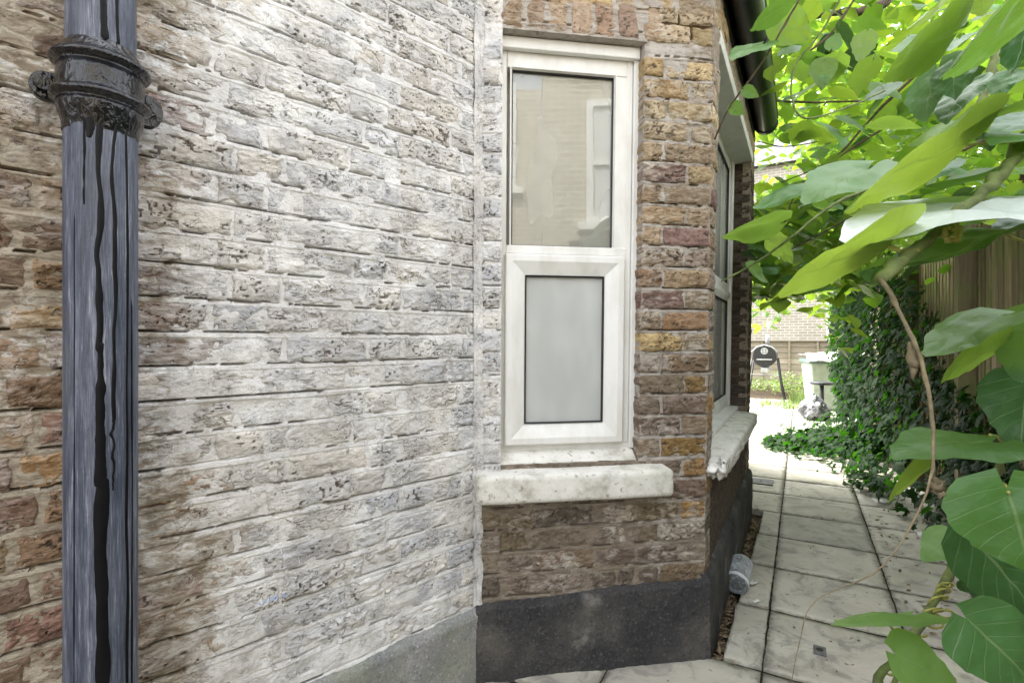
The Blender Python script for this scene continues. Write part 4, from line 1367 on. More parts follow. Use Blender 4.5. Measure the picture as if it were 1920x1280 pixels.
# near shoots of the climbing vine
vine = empty('climbing_vine', tuple(at(1900, 1500, 0.9)), 0, 'leafy climbing vine with big heart-shaped leaves hanging close at the right', 'vine')
# base (x, y, depth), tip (x, y, depth), seen width in photo pixels, material, variant, upper side seen
SH = [
 ((1802, 266, 0.76), (1578, 380, 0.72), 82, M_leaf_young, 1, False),
 ((1648, 460, 0.66), (1432, 548, 0.62), 76, M_leaf_young, 0, False),
 ((1945, 368, 0.74), (1603, 430, 0.64), 88, M_leaf_glare, 0, True),
 ((1885, 440, 0.74), (1690, 498, 0.68), 36, M_leaf, 2, True),
 ((1880, 598, 0.84), (1732, 670, 0.82), 74, M_leaf, 2, True),
 ((1885, 640, 0.90), (1755, 712, 0.88), 62, M_leaf_young, 4, False),
 ((1935, 588, 0.88), (1918, 722, 0.86), 118, M_leaf, 0, True),
 ((1930, 705, 0.86), (1912, 850, 0.84), 140, M_leaf_dark, 0, True),
 ((1862, 822, 0.82), (1678, 848, 0.78), 84, M_leaf, 1, True),
 ((1742, 872, 0.86), (1660, 938, 0.85), 32, M_leaf_young, 4, False),
 ((1890, 916, 0.62), (1935, 1080, 0.60), 195, M_leaf, 3, True),
 ((1789, 1003, 0.95), (1730, 1050, 0.94), 66, M_leaf, 0, True),
 ((1815, 998, 0.78), (1960, 1165, 0.74), 130, M_leaf_dark, 0, True),
 ((1815, 1160, 0.64), (1960, 1300, 0.62), 150, M_leaf_dark, 1, True),
 ((1822, 1105, 0.78), (1910, 1160, 0.78), 62, M_leaf_dark, 2, True),
 ((1698, 1146, 0.82), (1560, 1162, 0.76), 30, M_leaf, 5, True),
 ((1684, 1226, 0.74), (1812, 1300, 0.72), 95, M_leaf, 0, True),
 ((1800, 1090, 0.96), (1818, 1110, 0.96), 22, M_leaf_dark, 0, True),
 ((1990, -30, 0.70), (1763, 118, 0.66), 105, M_leaf_young, 0, False),
 ((1782, 62, 0.95), (1652, 132, 0.92), 92, M_leaf, 1, False),
 ((1812, -15, 1.00), (1662, 86, 0.97), 40, M_leaf, 2, False),
 ((1790, 124, 1.08), (1788, 184, 1.06), 66, M_leaf_dark, 3, True),
 ((1755, 130, 1.15), (1732, 224, 1.12), 74, M_leaf_dark, 0, True),
 ((1815, 158, 1.15), (1772, 228, 1.12), 58, M_leaf_dark, 1, True),
 ((1928, 56, 0.85), (1898, 134, 0.84), 52, M_leaf_dark, 2, True),
 ((1940, 198, 0.76), (1800, 236, 0.72), 22, M_leaf_young, 4, False),
 ((1960, 212, 0.88), (1860, 252, 0.87), 52, M_leaf_dark, 0, True),
 ((1965, 252, 0.74), (1862, 262, 0.70), 20, M_leaf, 1, True),
 ((1940, 312, 0.82), (1738, 350, 0.76), 46, M_leaf_young, 2, False),
 ((1775, 303, 0.95), (1686, 352, 0.95), 42, M_leaf_dark, 1, True),
 ((1965, 405, 0.85), (1862, 428, 0.85), 44, M_leaf_dark, 1, True),
 ((1840, -8, 0.95), (1842, 32, 0.95), 44, M_leaf_young, 0, False),
 ((1895, 138, 1.05), (1862, 184, 1.05), 44, M_leaf_dark, 3, True),
]
bpy.context.view_layer.update()
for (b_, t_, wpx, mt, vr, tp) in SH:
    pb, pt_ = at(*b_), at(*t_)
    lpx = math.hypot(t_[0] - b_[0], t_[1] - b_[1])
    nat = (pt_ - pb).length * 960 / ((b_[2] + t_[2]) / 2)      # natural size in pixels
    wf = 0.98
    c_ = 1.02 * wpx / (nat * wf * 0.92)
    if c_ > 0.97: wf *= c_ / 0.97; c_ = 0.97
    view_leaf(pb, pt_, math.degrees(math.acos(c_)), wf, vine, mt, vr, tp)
stalk('stem', vine, [Vector(wpt(1.55, 1.0, 1.88)), Vector(wpt(1.25, 0.72, 1.78)), at(1960, 235, 0.75), at(1905, 300, 0.72), at(1850, 355, 0.70), at(1780, 415, 0.67), at(1725, 460, 0.65), at(1650, 520, 0.62)], [0.0095, 0.0085, 0.0075, 0.0075, 0.0070, 0.0075], M_stem, 10)
stalk('dry_stem', vine, [at(1650, 520, 0.62), at(1690, 590, 0.60), at(1732, 690, 0.58), at(1748, 800, 0.56), at(1738, 920, 0.54), at(1655, 1060, 0.52), at(1530, 1125, 0.50), at(1500, 1200, 0.50), at(1482, 1290, 0.50)],
      [0.0028, 0.0024, 0.0023, 0.0019, 0.0013, 0.0006, 0.0005, 0.0004, 0.0004], M_drytwig)
for (a_, b_) in (((1706, 640, 0.595), (1712, 712, 0.59)), ((1752, 895, 0.555), (1762, 935, 0.55))):
    stalk('bud_scale', vine, [at(*a_), at((a_[0] + b_[0]) / 2 + 3, (a_[1] + b_[1]) / 2, a_[2]), at(*b_)], [0.002, 0.0065, 0.001], M_drytwig)
stalk('petiole', vine, [at(1722, 468, 0.64), at(1690, 470, 0.645), at(1655, 458, 0.655), at(1640, 462, 0.66)], [0.0030, 0.0022, 0.0020], M_tendril)
stalk('petiole', vine, [at(1905, 266, 0.74), at(1860, 268, 0.77), at(1800, 272, 0.80)], [0.0028, 0.0024, 0.0016], M_tendril)
stalk('petiole', vine, [at(1960, 462, 0.80), at(1920, 452, 0.79), at(1885, 440, 0.78)], 0.0022, M_tendril)
# coiled shoot tip
tp_ = []
for k_ in range(22):
    a_ = k_ / 21 * 2 * math.pi * 1.6
    r_ = 17 * (1 - 0.6 * k_ / 21)
    tp_.append(at(1783 + r_ * math.cos(a_ - 2.2), 437 + r_ * math.sin(a_ - 2.2), 0.66 - 0.0008 * k_))
stalk('coiled_tip', vine, tp_, [0.004, 0.0035, 0.002], M_tendril, 8, 2)
# lower shoot with tendrils
low_ = [Vector((0.86, 0.70, -0.02)), Vector((0.74, 0.74, 0.22)), at(1655, 1330, 0.80), at(1690, 1225, 0.84), at(1725, 1170, 0.88), at(1772, 1090, 0.92), at(1800, 1030, 0.94), at(1850, 960, 0.94), at(1868, 890, 0.93), at(1885, 830, 0.92), at(1940, 770, 0.92), Vector((1.08, 1.02, 1.25)), Vector(wpt(1.35, 0.95, 1.70))]
stalk('stem', vine, low_, [0.0060, 0.0060, 0.0062, 0.0062, 0.0058, 0.0055], M_stem, 10)
stalk('stem', vine, [at(1668, 1300, 0.82), at(1712, 1200, 0.865), at(1745, 1150, 0.895), at(1765, 1100, 0.93), at(1795, 1045, 0.94), at(1830, 975, 0.945)], 0.0040, M_stem, 8)
for (c0, c1, turns, rad) in (((1722, 1190), (1762, 1120), 3.0, 16), ((1765, 1118), (1775, 1090), 2.5, 13), ((1745, 1170), (1775, 1140), 1.5, 24), ((1668, 1262), (1682, 1240), 2.5, 10)):
    pp = []
    for k_ in range(int(turns * 10)):
        t = k_ / (turns * 10); a_ = 2 * math.pi * turns * t
        pp.append(at(c0[0] + (c1[0] - c0[0]) * t + rad * math.cos(a_), c0[1] + (c1[1] - c0[1]) * t + rad * 0.5 * math.sin(a_), 0.90 + 0.012 * math.sin(a_)))
    stalk('tendril', vine, pp, 0.0019, M_tendril, 6, 2)
stalk('petiole', vine, [at(1695, 1205, 0.86), at(1675, 1180, 0.84), at(1655, 1158, 0.80)], 0.0019, M_tendril)
stalk('petiole', vine, [at(1832, 1004, 0.94), at(1810, 1005, 0.945), at(1788, 1006, 0.95)], 0.0018, M_tendril)
stalk('petiole', vine, [at(1890, 835, 0.90), at(1872, 820, 0.87), at(1855, 815, 0.84)], 0.0022, M_tendril)
stalk('petiole', vine, [at(1860, 905, 0.92), at(1880, 905, 0.78), at(1890, 922, 0.62)], 0.0022, M_tendril)

# canopy of the vine over path and fence
can = empty('vine_canopy', wpt(4.0, 1.1, 0), 0, 'dense bright green vine canopy arching over the fence and path', 'vine')
bpy.context.view_layer.update()
crng = random.Random(21)
specs = []
def canopy_ok(p):
    """keep the canopy inside the part of space it fills in the photograph"""
    x = 960 + 960 * p.x / p.y; y = 640 - 960 * (p.z - CAMZ) / p.y
    return x, y
tries = 0
while len(specs) < 5200 and tries < 200000:
    tries += 1
    m = crng.uniform(2.2, 9.5); n = crng.uniform(-0.75, 3.0); z_ = crng.uniform(1.45, 4.9)
    p = Vector(wpt(m, n, z_))
    if p.y < 1.0: continue
    x, y = canopy_ok(p)
    if n < -0.12 and m < 4.2: continue
    if z_ < 1.75 and n < 0.9 and crng.random() < 0.75: continue
    if x < 1402 and y > 20: continue
    if x > 2020 or y < -60: continue
    # lower border of the canopy sweeps down to the right
    yb = np.interp(x, [1400, 1500, 1600, 1700, 1800, 1920], [330, 480, 540, 520, 430, 400])
    if x < 1520 and 255 < y < 350 and crng.random() < 0.90: continue
    if y > yb and crng.random() < 0.93: continue
    if y > yb + 90: continue
    specs.append((p, x, y))
# deeper growth behind
for k_ in range(6000):
    p = Vector(wpt(crng.uniform(5.0, 10.5), crng.uniform(-0.2, 3.6), crng.uniform(2.3, 7.0)))
    x, y = canopy_ok(p)
    if x < 1415 or x > 2000 or y < -50 or y > np.interp(x, [1400, 1520, 1600], [225, 240, 430]): continue
    specs.append((p, x, y))
# a hanging spray in front of the garden
for k_ in range(520):
    Yd = crng.uniform(2.8, 4.6); xx = crng.uniform(1412, 1640); yy = crng.uniform(300, 560)
    if yy < 375 and xx < 1500 and crng.random() < 0.8: continue
    if yy > np.interp(xx, [1410, 1500, 1640], [570, 530, 560]): continue
    specs.append((at(xx, yy, Yd), xx, yy))
for k_ in range(900):
    Yd = crng.uniform(3.6, 7.5); xx = crng.uniform(1404, 1600); yy = crng.uniform(330, 655)
    lim = np.interp(xx, [1400, 1450, 1500, 1560, 1600], [640, 610, 570, 655, 655])
    if yy > lim: continue
    if yy < 370 and xx < 1500 and crng.random() < 0.7: continue
    if yy > 560 and crng.random() < 0.55: continue
    specs.append((at(xx, yy, Yd), xx, yy))
specs.sort(key=lambda s: s[0].y)
mass_v, mass_f = [], []
lowv = []
for me in [leaf_mesh('tmp', 5, 5, s_, fold=f_, curl=0.2, wav=0.05, wid=0.5) for s_, f_ in ((31, 0.1), (32, 0.25), (33, -0.1))]:
    vv = np.empty(len(me.vertices) * 3); me.vertices.foreach_get('co', vv); lowv.append((vv.reshape(-1, 3), grid_faces(5, 5, flip=True)))
def rand_dir(r, droop=0.5):
    a = r.uniform(0, 2 * math.pi)
    return Vector((math.cos(a), math.sin(a), -droop + r.uniform(-0.6, 0.4)))
for i, (p, x, y) in enumerate(specs):
    ax = rand_dir(crng)
    wd = ax.cross(Vector((crng.uniform(-0.5, 0.5), crng.uniform(-0.5, 0.5), 1)))
    if wd.length < 0.05: wd = Vector((1, 0, 0.1))
    L = crng.uniform(0.07, 0.155)
    Mx = frame_from(ax, wd, p, L, L * crng.uniform(0.9, 1.15))
    if i < 285:
        mt = crng.choice([M_leaf_young, M_leaf_young, M_leaf, M_leaf, M_leaf_dark])
        o = link('leaf', leaf_variant(LEAF_S, crng.randrange(5), mt), None, can)
        o.matrix_local = can.matrix_basis.inverted() @ Mx
    else:
        vv, ff = lowv[crng.randrange(3)]
        b = sum(len(q) for q in mass_v)
        mm = np.array(can.matrix_basis.inverted() @ Mx)
        mass_v.append(vv @ mm[:3, :3].T + mm[:3, 3]); mass_f.append(ff + b)
o = link('foliage', mesh_np('foliage', np.vstack(mass_v), np.vstack(mass_f), True), M_leaf_mass, can)
o['kind'] = 'stuff'
# woody stems and thin runners
for pts, r_, mt in [
    ([at(1700, -40, 3.4), at(1640, 18, 3.2), at(1575, 22, 3.1), at(1500, 40, 3.0)], [0.03, 0.025, 0.018, 0.01], M_twig),
    ([at(1740, 118, 2.0), at(1640, 215, 2.1), at(1560, 300, 2.2), at(1465, 342, 2.4)], [0.006, 0.005, 0.004, 0.002], M_twig),
    ([at(1800, 140, 2.3), at(1680, 225, 2.4), at(1580, 290, 2.5), at(1500, 350, 2.6), at(1470, 420, 2.6)], [0.006, 0.005, 0.004, 0.003], M_twig),
    ([at(1585, -20, 1.7), at(1540, 60, 1.75), at(1490, 125, 1.8), at(1486, 190, 1.8), at(1510, 222, 1.8), at(1580, 205, 1.85), at(1660, 170, 1.9)], 0.0030, M_stem),
    ([at(1510, -20, 1.5), at(1455, 75, 1.5), at(1410, 145, 1.5), at(1365, 205, 1.55), at(1340, 262, 1.6)], 0.0026, M_twig),
    ([at(1640, 350, 1.5), at(1560, 385, 1.5), at(1490, 440, 1.5), at(1420, 490, 1.55), at(1352, 528, 1.6)], [0.0045, 0.0040, 0.0032, 0.0022], M_stem),
    ([at(1700, 350, 2.4), at(1600, 405, 2.5), at(1480, 470, 2.6)], 0.004, M_twig),
    ([at(1455, 190, 2.6), at(1530, 192, 2.6), at(1620, 190, 2.6)], 0.005, M_twig),
    ([at(1870, 90, 1.5), at(1850, 160, 1.5), at(1820, 240, 1.5)], 0.011, M_stem),
    ([at(1900, 120, 1.8), at(1880, 200, 1.8), at(1850, 260, 1.7), at(1760, 300, 1.7), at(1700, 360, 1.8)], 0.005, M_twig),
    ([at(1420, 265, 4.0), at(1470, 275, 4.0), at(1540, 265, 4.0)], 0.004, M_twig),
    ([at(1620, -30, 2.4), at(1560, 60, 2.4), at(1500, 110, 2.4)], 0.005, M_twig)]:
    stalk('runner', can, pts, r_, mt)
trunk_pts = [Vector(wpt(4.2, 1.12, 0)), Vector(wpt(4.3, 1.08, 0.9)), Vector(wpt(4.1, 1.15, 1.9)), Vector(wpt(3.6, 1.0, 2.7)), Vector(wpt(3.0, 0.6, 3.2))]
stalk('trunk', can, trunk_pts, [0.04, 0.035, 0.03, 0.025, 0.015], M_twig, 10)
# two single leaves in front of the gutter
for (b_, t_, ph, tp) in (((1395, 168, 1.5), (1423, 182, 1.5), 10, True), ((1373, 198, 1.55), (1395, 215, 1.55), 10, True),
                         ((1478, 8, 1.5), (1404, 52, 1.5), 55, False), ((1460, 38, 1.6), (1520, 75, 1.6), 5, True), ((1430, 80, 1.5), (1372, 108, 1.45), 70, True),
                         ((1545, 145, 1.9), (1540, 170, 1.9), 5, True), ((1545, 115, 1.9), (1540, 168, 1.9), 10, False), ((1625, 62, 1.9), (1610, 118, 1.9), 0, False),
                         ((1460, 415, 1.5), (1352, 440, 1.5), 62, False), ((1445, 450, 1.6), (1492, 490, 1.55), 50, False), ((1405, 500, 1.6), (1440, 530, 1.6), 60, True),
                         ((1628, 310, 1.2), (1510, 375, 1.15), 55, True), ((1512, 360, 1.3), (1410, 392, 1.3), 72, True), ((1560, 90, 2.0), (1572, 60, 2.0), 0, True)):
    view_leaf(at(*b_), at(*t_), ph, 1.0, can, M_leaf_young if not tp else M_leaf, crng.randrange(6), tp)

# ------------------------------------------------------------------ ivy
ivy = empty('ivy', wpt(5.0, FN - 0.05, 0), ANG_P, 'dark green ivy smothering the fence and spilling onto the path', 'ivy')
bpy.context.view_layer.update()
def ivy_leaf_verts():
    out = [(0, 0), (0.16, -0.10), (0.42, 0.02), (0.28, 0.24), (0.48, 0.46), (0.20, 0.54), (0, 1.0), (-0.20, 0.54), (-0.48, 0.46), (-0.28, 0.24), (-0.42, 0.02), (-0.16, -0.10)]
    v = [(x_, y_, -0.18 * abs(x_) - 0.12 * y_ * y_) for x_, y_ in out] + [(0, 0.36, 0.05)]
    f = [(12, i_, (i_ + 1) % 12) for i_ in range(12)]
    return np.array(v), np.array(f)[:, ::-1]
iv, ifc = ivy_leaf_verts()
ivy_me = mesh_np('leaf', iv, ifc, True); ivy_me.materials.append(M_ivy)
irng = random.Random(5)
specs = []
def ivy_surface(m, z_):
    """how far the ivy stands out from the fence"""
    base = np.interp(m, [2.4, 3.2, 4.4, 5.6, 6.6, 7.6, 8.6], [0.06, 0.12, 0.20, 0.45, 0.62, 0.66, 0.5])
    bulge = 0.16 * (float(fbm(np.array([m * 1.6]), np.array([z_ * 1.8]), 3, 3)[0]) - 0.5)
    return base * (1.05 - 0.18 * abs(z_ - 1.0)) + bulge
tries = 0
while len(specs) < 8500 and tries < 100000:
    tries += 1
    m = irng.uniform(2.3, 8.6); z_ = irng.uniform(0.0, 2.35)
    ztop = np.interp(m, [2.3, 3.2, 4.4, 5.4, 6.2, 8.6], [0.25, 0.50, 0.95, 1.75, 2.2, 2.35]) + 0.25 * (float(vn(np.array([m * 3]), np.array([0.3]), 9)[0]) - 0.5)
    if z_ > ztop: continue
    d = ivy_surface(m, z_) * irng.uniform(0.55, 1.05)
    # skirt along the ground
    if z_ < 0.16:
        d += irng.random() * np.interp(m, [2.4, 3.0, 4.2, 5.2, 6.2, 7.0, 7.8], [0.16, 0.22, 0.40, 0.55, 0.72, 0.60, 0.2])
    specs.append((m, d, z_ + 0.02, 0))
for k_ in range(1500):          # tongue of ivy on the slabs
    m = irng.gauss(6.35, 0.32)
    n_ = FN - irng.uniform(0.3, 1.34) * min(1, 1.2 - abs(m - 6.3) * 0.55)
    h_ = 0.20 * (n_ + 0.45) if n_ > -0.45 else 0.03
    specs.append((m, FN - n_, irng.uniform(0.01, max(0.04, h_)), 1))
for k_ in range(90):
    specs.append((irng.gauss(4.9, 0.25), FN - irng.uniform(0.30, 0.62), irng.uniform(0.01, 0.06), 1))
pts_ = []
for (m, d, z_, fl) in specs:
    p = Vector(wpt(m, FN - d, z_))
    pts_.append((p.length, p, m, d, fl))
pts_.sort(key=lambda s: s[0])
mv, mf = [], []
inv = ivy.matrix_basis.inverted()
cnt = 0
outw = Vector((-NP[0], -NP[1], 0))
for i, (dist, p, m, d, fl) in enumerate(pts_):
    nrm = (outw * (0.3 if fl else 0.9) + Vector((irng.uniform(-0.6, 0.6), irng.uniform(-0.6, 0.6), irng.uniform(0.1, 1.1)))).normalized()
    ax = Vector((irng.uniform(-1, 1), irng.uniform(-1, 1), irng.uniform(-1.3, 0.2) if not fl else irng.uniform(-0.2, 0.2)))
    ax = ax - nrm * ax.dot(nrm)
    wd = ax.cross(nrm)
    L = 0.035 + 0.075 * irng.random() ** 1.7
    Mx = inv @ frame_from(ax, wd, p, L, L)
    if i < 290:
        o = link('leaf', ivy_me, None, ivy); o.matrix_local = Mx
    else:
        mm = np.array(Mx); b = len(iv) * cnt
        mv.append(iv @ mm[:3, :3].T + mm[:3, 3]); mf.append(ifc + b); cnt += 1
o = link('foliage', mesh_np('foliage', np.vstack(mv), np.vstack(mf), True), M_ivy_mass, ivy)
o['kind'] = 'stuff'
for k_ in range(16):
    m = irng.uniform(3.0, 8.0)
    pts = [Vector(wpt(m + irng.uniform(-0.1, 0.1) * j, FN - 0.05 - 0.25 * irng.random() * (m > 4.5), 0.02 + 0.45 * j * min(1, (m - 2) / 3))) for j in range(4)]
    g = MB(); g.tube([inv @ q for q in curve_pts(pts, 4)], 0.007, 6)
    g.build('stem', M_twig, ivy, smooth=True)

# ------------------------------------------------------------------ the garden at the end of the path
# boarded fence panels
gf = empty('panel_fence', at(1480, 640, 12.6) - Vector((0, 0, CAMZ)), ANG_P - math.pi / 2, 'low pale lap-board panel fence across the end of the garden', 'fence')
w_all = 7.0
nb_ = 8
i = 0
for j in range(8):
    for px in np.arange(-2.4, 4.6, 1.8):
        g = MB()
        z0_ = 0.02 + j * 0.138
        g.add([(px, -0.020, z0_), (px + 1.78, -0.020, z0_), (px + 1.78, -0.004, z0_ + 0.148), (px, -0.004, z0_ + 0.148), (px, 0.0, z0_), (px + 1.78, 0.0, z0_), (px + 1.78, 0.004, z0_ + 0.148), (px, 0.004, z0_ + 0.148)],
              [(0, 1, 2, 3), (5, 4, 7, 6), (4, 5, 1, 0), (3, 2, 6, 7), (0, 3, 7, 4), (1, 5, 6, 2)])
        g.build('board', M_fence_far, gf)
for px in np.arange(-2.4, 4.7, 0.6):
    g = MB(); g.box(px - 0.022, px + 0.022, -0.045, -0.021, 0.0, 1.12)
    g.build('batten', M_fence_far, gf)
g = MB(); g.box(-2.45, 4.65, -0.055, 0.02, 1.12, 1.155)
g.build('capping', M_fence_far, gf)

def far_brick(name, c1, c2, mo):
    m, nt = new_mat(name)
    tc = N(nt, 'TexCoord').outputs['Object']
    sp = N(nt, 'SeparateXYZ', {0: tc})
    v = N(nt, 'CombineXYZ', {0: math_(nt, 'ADD', sp.outputs[0], sp.outputs[1]), 1: sp.outputs[2], 2: 0.0})
    b = N(nt, 'TexBrick', {'Vector': v.outputs[0], 'Color1': c4(c1), 'Color2': c4(c2), 'Mortar': c4(mo), 'Scale': 1.0, 'Mortar Size': 0.009, 'Mortar Smooth': 0.2, 'Brick Width': 0.225, 'Row Height': 0.078, 'Bias': 0.0})
    c_ = mixc(nt, maprange(nt, noise(nt, tc, 2.0, 4), 0.4, 0.7, 0, 0.3), b.outputs[0], [x * 0.7 for x in c1])
    finish(nt, c_, 0.9, b.outputs['Fac'], -0.5, 0.006, 0.2)
    return m
M_far = far_brick('pale_stock_brickwork', (0.46, 0.41, 0.32), (0.37, 0.33, 0.26), (0.70, 0.68, 0.62))
hb = empty('brick_house', at(1480, 640, 14.6) - Vector((0, 0, CAMZ)), ANG_P - math.pi / 2, 'pale brick house behind the garden seen through the leaves', 'house')
g = MB(); g.box(-6, 3.2, 0, 5, -0.05, 6.2)
g.build('wall', M_far, hb)
g = MB()
g.add([(-6.2, -0.2, 6.2), (3.4, -0.2, 6.2), (3.4, 5.2, 6.2), (-6.2, 5.2, 6.2), (-6.2, 2.5, 8.2), (3.4, 2.5, 8.2)], [(0, 1, 5, 4), (2, 3, 4, 5), (1, 2, 5), (3, 0, 4), (0, 3, 2, 1)])
g.build('roof', simple('roof_slate', (0.10, 0.10, 0.11), 0.6), hb)
for (wx, wz) in ((-3.2, 3.4), (1.4, 3.4), (1.4, 0.9)):
    g = MB(); ring(g, wx - 0.5, wx + 0.5, wz, wz + 1.5, [(0, 0.02), (0, -0.04), (0.07, -0.04), (0.08, -0.01)])
    g.box(wx - 0.43, wx + 0.43, -0.03, -0.012, wz + 0.72, wz + 0.78)
    w_ = g.build('window', M_upvc, hb)
    g = MB(); g.add([(wx - 0.43, -0.011, wz + 0.07), (wx + 0.43, -0.011, wz + 0.07), (wx + 0.43, -0.011, wz + 1.43), (wx - 0.43, -0.011, wz + 1.43)], [(0, 1, 2, 3)])
    g.build('pane', simple('dark_glass', (0.04, 0.045, 0.05), 0.08, 0.8), w_)

# barbecue
bq = empty('barbecue', at(1435, 640, 9.9) - Vector((0, 0, CAMZ)), ANG_P - math.pi / 2, 'round-ended black barrel barbecue on splayed legs at the end of the path', 'barbecue')
M_bq = simple('black_enamel', (0.028, 0.029, 0.033), 0.45, 0.5, 0.2, 30)
M_steel = simple('grey_steel', (0.45, 0.46, 0.48), 0.4, 0.5, 0.1, 30)
def barrel():
    R_, L_ = 0.205, 0.62; zc = 0.84
    def half(a0, a1, sc, y0, y1):
        g = MB(); n_ = 18
        vs = []
        for yy in (y0, y1):
            for k_ in range(n_ + 1):
                a_ = a0 + (a1 - a0) * k_ / n_
                vs.append((R_ * sc * math.cos(a_), yy, zc + R_ * math.sin(a_)))
        fs = [(k_, k_ + 1, n_ + 2 + k_, n_ + 1 + k_) for k_ in range(n_)]
        fs += [tuple(range(n_, -1, -1)), tuple(range(n_ + 1, 2 * n_ + 2))]
        g.add(vs, fs); return g
    half(0, math.pi, 1.0, -L_ / 2, L_ / 2).build('lid', M_bq, bq, bevel=0.012)
    half(math.pi, 2 * math.pi, 0.985, -L_ / 2 + 0.006, L_ / 2 - 0.006).build('drum', M_bq, bq, bevel=0.012)
    g = MB(); g.tube([(-0.22, -0.30, zc + 0.08), (-0.13, -0.30, zc + 0.175), (0, -0.30, zc + 0.214), (0.13, -0.30, zc + 0.175), (0.22, -0.30, zc + 0.08)], 0.012, 8)
    g.build('lid_trim', M_steel, bq, smooth=True)
    g = MB()
    n_ = 20
    g.add([(0.062 * math.cos(2 * math.pi * k_ / n_), -L_ / 2 - 0.006, zc + 0.10 + 0.062 * math.sin(2 * math.pi * k_ / n_)) for k_ in range(n_)] + [(0.062 * math.cos(2 * math.pi * k_ / n_), -L_ / 2 + 0.01, zc + 0.10 + 0.062 * math.sin(2 * math.pi * k_ / n_)) for k_ in range(n_)],
          [tuple(range(n_))] + [(k_, n_ + k_, n_ + (k_ + 1) % n_, (k_ + 1) % n_) for k_ in range(n_)])
    vent = g.build('vent', M_steel, bq)
    for k_ in range(4):
        a_ = math.pi / 4 + k_ * math.pi / 2
        g = MB(); cx, cz = 0.033 * math.cos(a_), zc + 0.10 + 0.033 * math.sin(a_)
        g.add([(cx + 0.012 * math.cos(j * math.pi / 4), -L_ / 2 - 0.008, cz + 0.012 * math.sin(j * math.pi / 4)) for j in range(8)], [tuple(range(8))])
        g.build('vent_hole', M_bq, vent)
    g = MB(); g.box(-0.13, 0.13, -L_ / 2 - 0.03, -L_ / 2 - 0.012, zc - 0.07, zc - 0.045)
    g.build('handle', M_steel, bq, bevel=0.004)
    g = MB(); g.box(-0.06, 0.06, -L_ / 2 - 0.02, L_ / 2, zc - 0.30, zc - 0.215)
    g.build('ash_tray', M_steel, bq, bevel=0.005)
    for sx in (-1, 1):
        for sy in (-1, 1):
            g = MB(); g.tube([(sx * 0.215, sy * 0.26, zc - 0.04), (sx * 0.27, sy * 0.30, 0.35), (sx * 0.335, sy * 0.33, -0.01)], 0.014, 8)
            g.build('leg', M_bq, bq, smooth=True)
    g = MB(); g.tube([(-0.24, -0.29, 0.50), (0.24, -0.29, 0.50)], 0.008, 6); g.build('brace', M_steel, bq)
    g = MB(); g.tube([(0.03, 0.15, zc + 0.20), (0.03, 0.15, zc + 0.42)], 0.035, 12); g.build('chimney', M_steel, bq, smooth=True)
barrel()

# bin, stool and sack half hidden by the ivy
bn = empty('storage_bin', at(1552, 640, 8.6) - Vector((0, 0, CAMZ)), ANG_P - math.pi / 2 + 0.2, 'pale green plastic bin with a white sack thrown over its lid', 'bin')
M_bin = simple('pale_green_plastic', (0.36, 0.42, 0.33), 0.5, 0.4, 0.1, 10)
g = MB()
g.add([(-0.27, -0.30, 0), (0.27, -0.30, 0), (0.27, 0.30, 0), (-0.27, 0.30, 0), (-0.33, -0.36, 0.78), (0.33, -0.36, 0.78), (0.33, 0.36, 0.78), (-0.33, 0.36, 0.78)],
      [(0, 3, 2, 1), (4, 5, 6, 7), (0, 1, 5, 4), (1, 2, 6, 5), (2, 3, 7, 6), (3, 0, 4, 7)])
g.build('body', M_bin, bn, bevel=0.03, segs=3)
g = MB(); g.box(-0.36, 0.36, -0.39, 0.39, 0.76, 0.83)
g.build('lid', simple('grey_green_lid', (0.13, 0.19, 0.17), 0.5), bn, bevel=0.015)
X, Y_ = np.meshgrid(np.linspace(-0.40, 0.42, 22), np.linspace(-0.43, 0.40, 22), indexing='ij')
Zs = 0.85 + 0.10 * fbm(X * 5, Y_ * 5, 77, 4) + 0.10 * sstep(-0.1, 0.4, X) - 0.10 * sstep(0.38, 0.43, -Y_)
g_ = link('sack', mesh_np('sack', np.stack([X, Y_, Zs], -1).reshape(-1, 3), grid_faces(22, 22), True), M_paper, bn)
st = empty('stool', at(1541, 640, 7.9) - Vector((0, 0, CAMZ)), ANG_P, 'small black stool partly hidden by ivy in front of the pale bin', 'stool')
g = MB(); g.lathe([(0, 0.50), (0.15, 0.50), (0.165, 0.49), (0.165, 0.465), (0.15, 0.455), (0, 0.455)], 24); g.build('seat', M_bq, st, smooth=False)
g = MB(); g.tube([(0, 0, 0.05), (0, 0, 0.455)], 0.03, 10); g.build('post', M_bq, st, smooth=True)
g = MB(); g.lathe([(0, 0.05), (0.14, 0.035), (0.15, 0.0), (0, 0)], 20); g.build('base', M_bq, st, smooth=True)
X, Y_ = np.meshgrid(np.linspace(0, 2 * math.pi, 37), np.linspace(0, 1, 20), indexing='ij')
rr_ = 0.20 * (1.15 - 0.75 * Y_ ** 1.5) * np.sin(np.pi * np.clip(Y_ * 0.9 + 0.1, 0, 1)) ** 0.5 * (1 + 0.9 * (fbm(np.cos(X) * 3 + 5, np.sin(X) * 3 + Y_ * 5, 13, 4) - 0.5))
V = np.stack([rr_ * np.cos(X), rr_ * np.sin(X), Y_ * 0.36 * (1 + 0.2 * (fbm(np.cos(X) * 2, np.sin(X) * 2, 15, 3) - 0.5))], -1).reshape(-1, 3)
bagm, nt = new_mat('dark_plastic_sack')
pos = N(nt, 'NewGeometry').outputs['Position']
finish(nt, ramp(nt, noise(nt, pos, 9.0, 5), [(0.4, (0.05, 0.05, 0.06)), (0.55, (0.22, 0.23, 0.25)), (0.68, (0.55, 0.56, 0.58))]), 0.3, noise(nt, pos, 18.0, 4, 0.6, 1.5), 0.9, 0.03, 0.6)
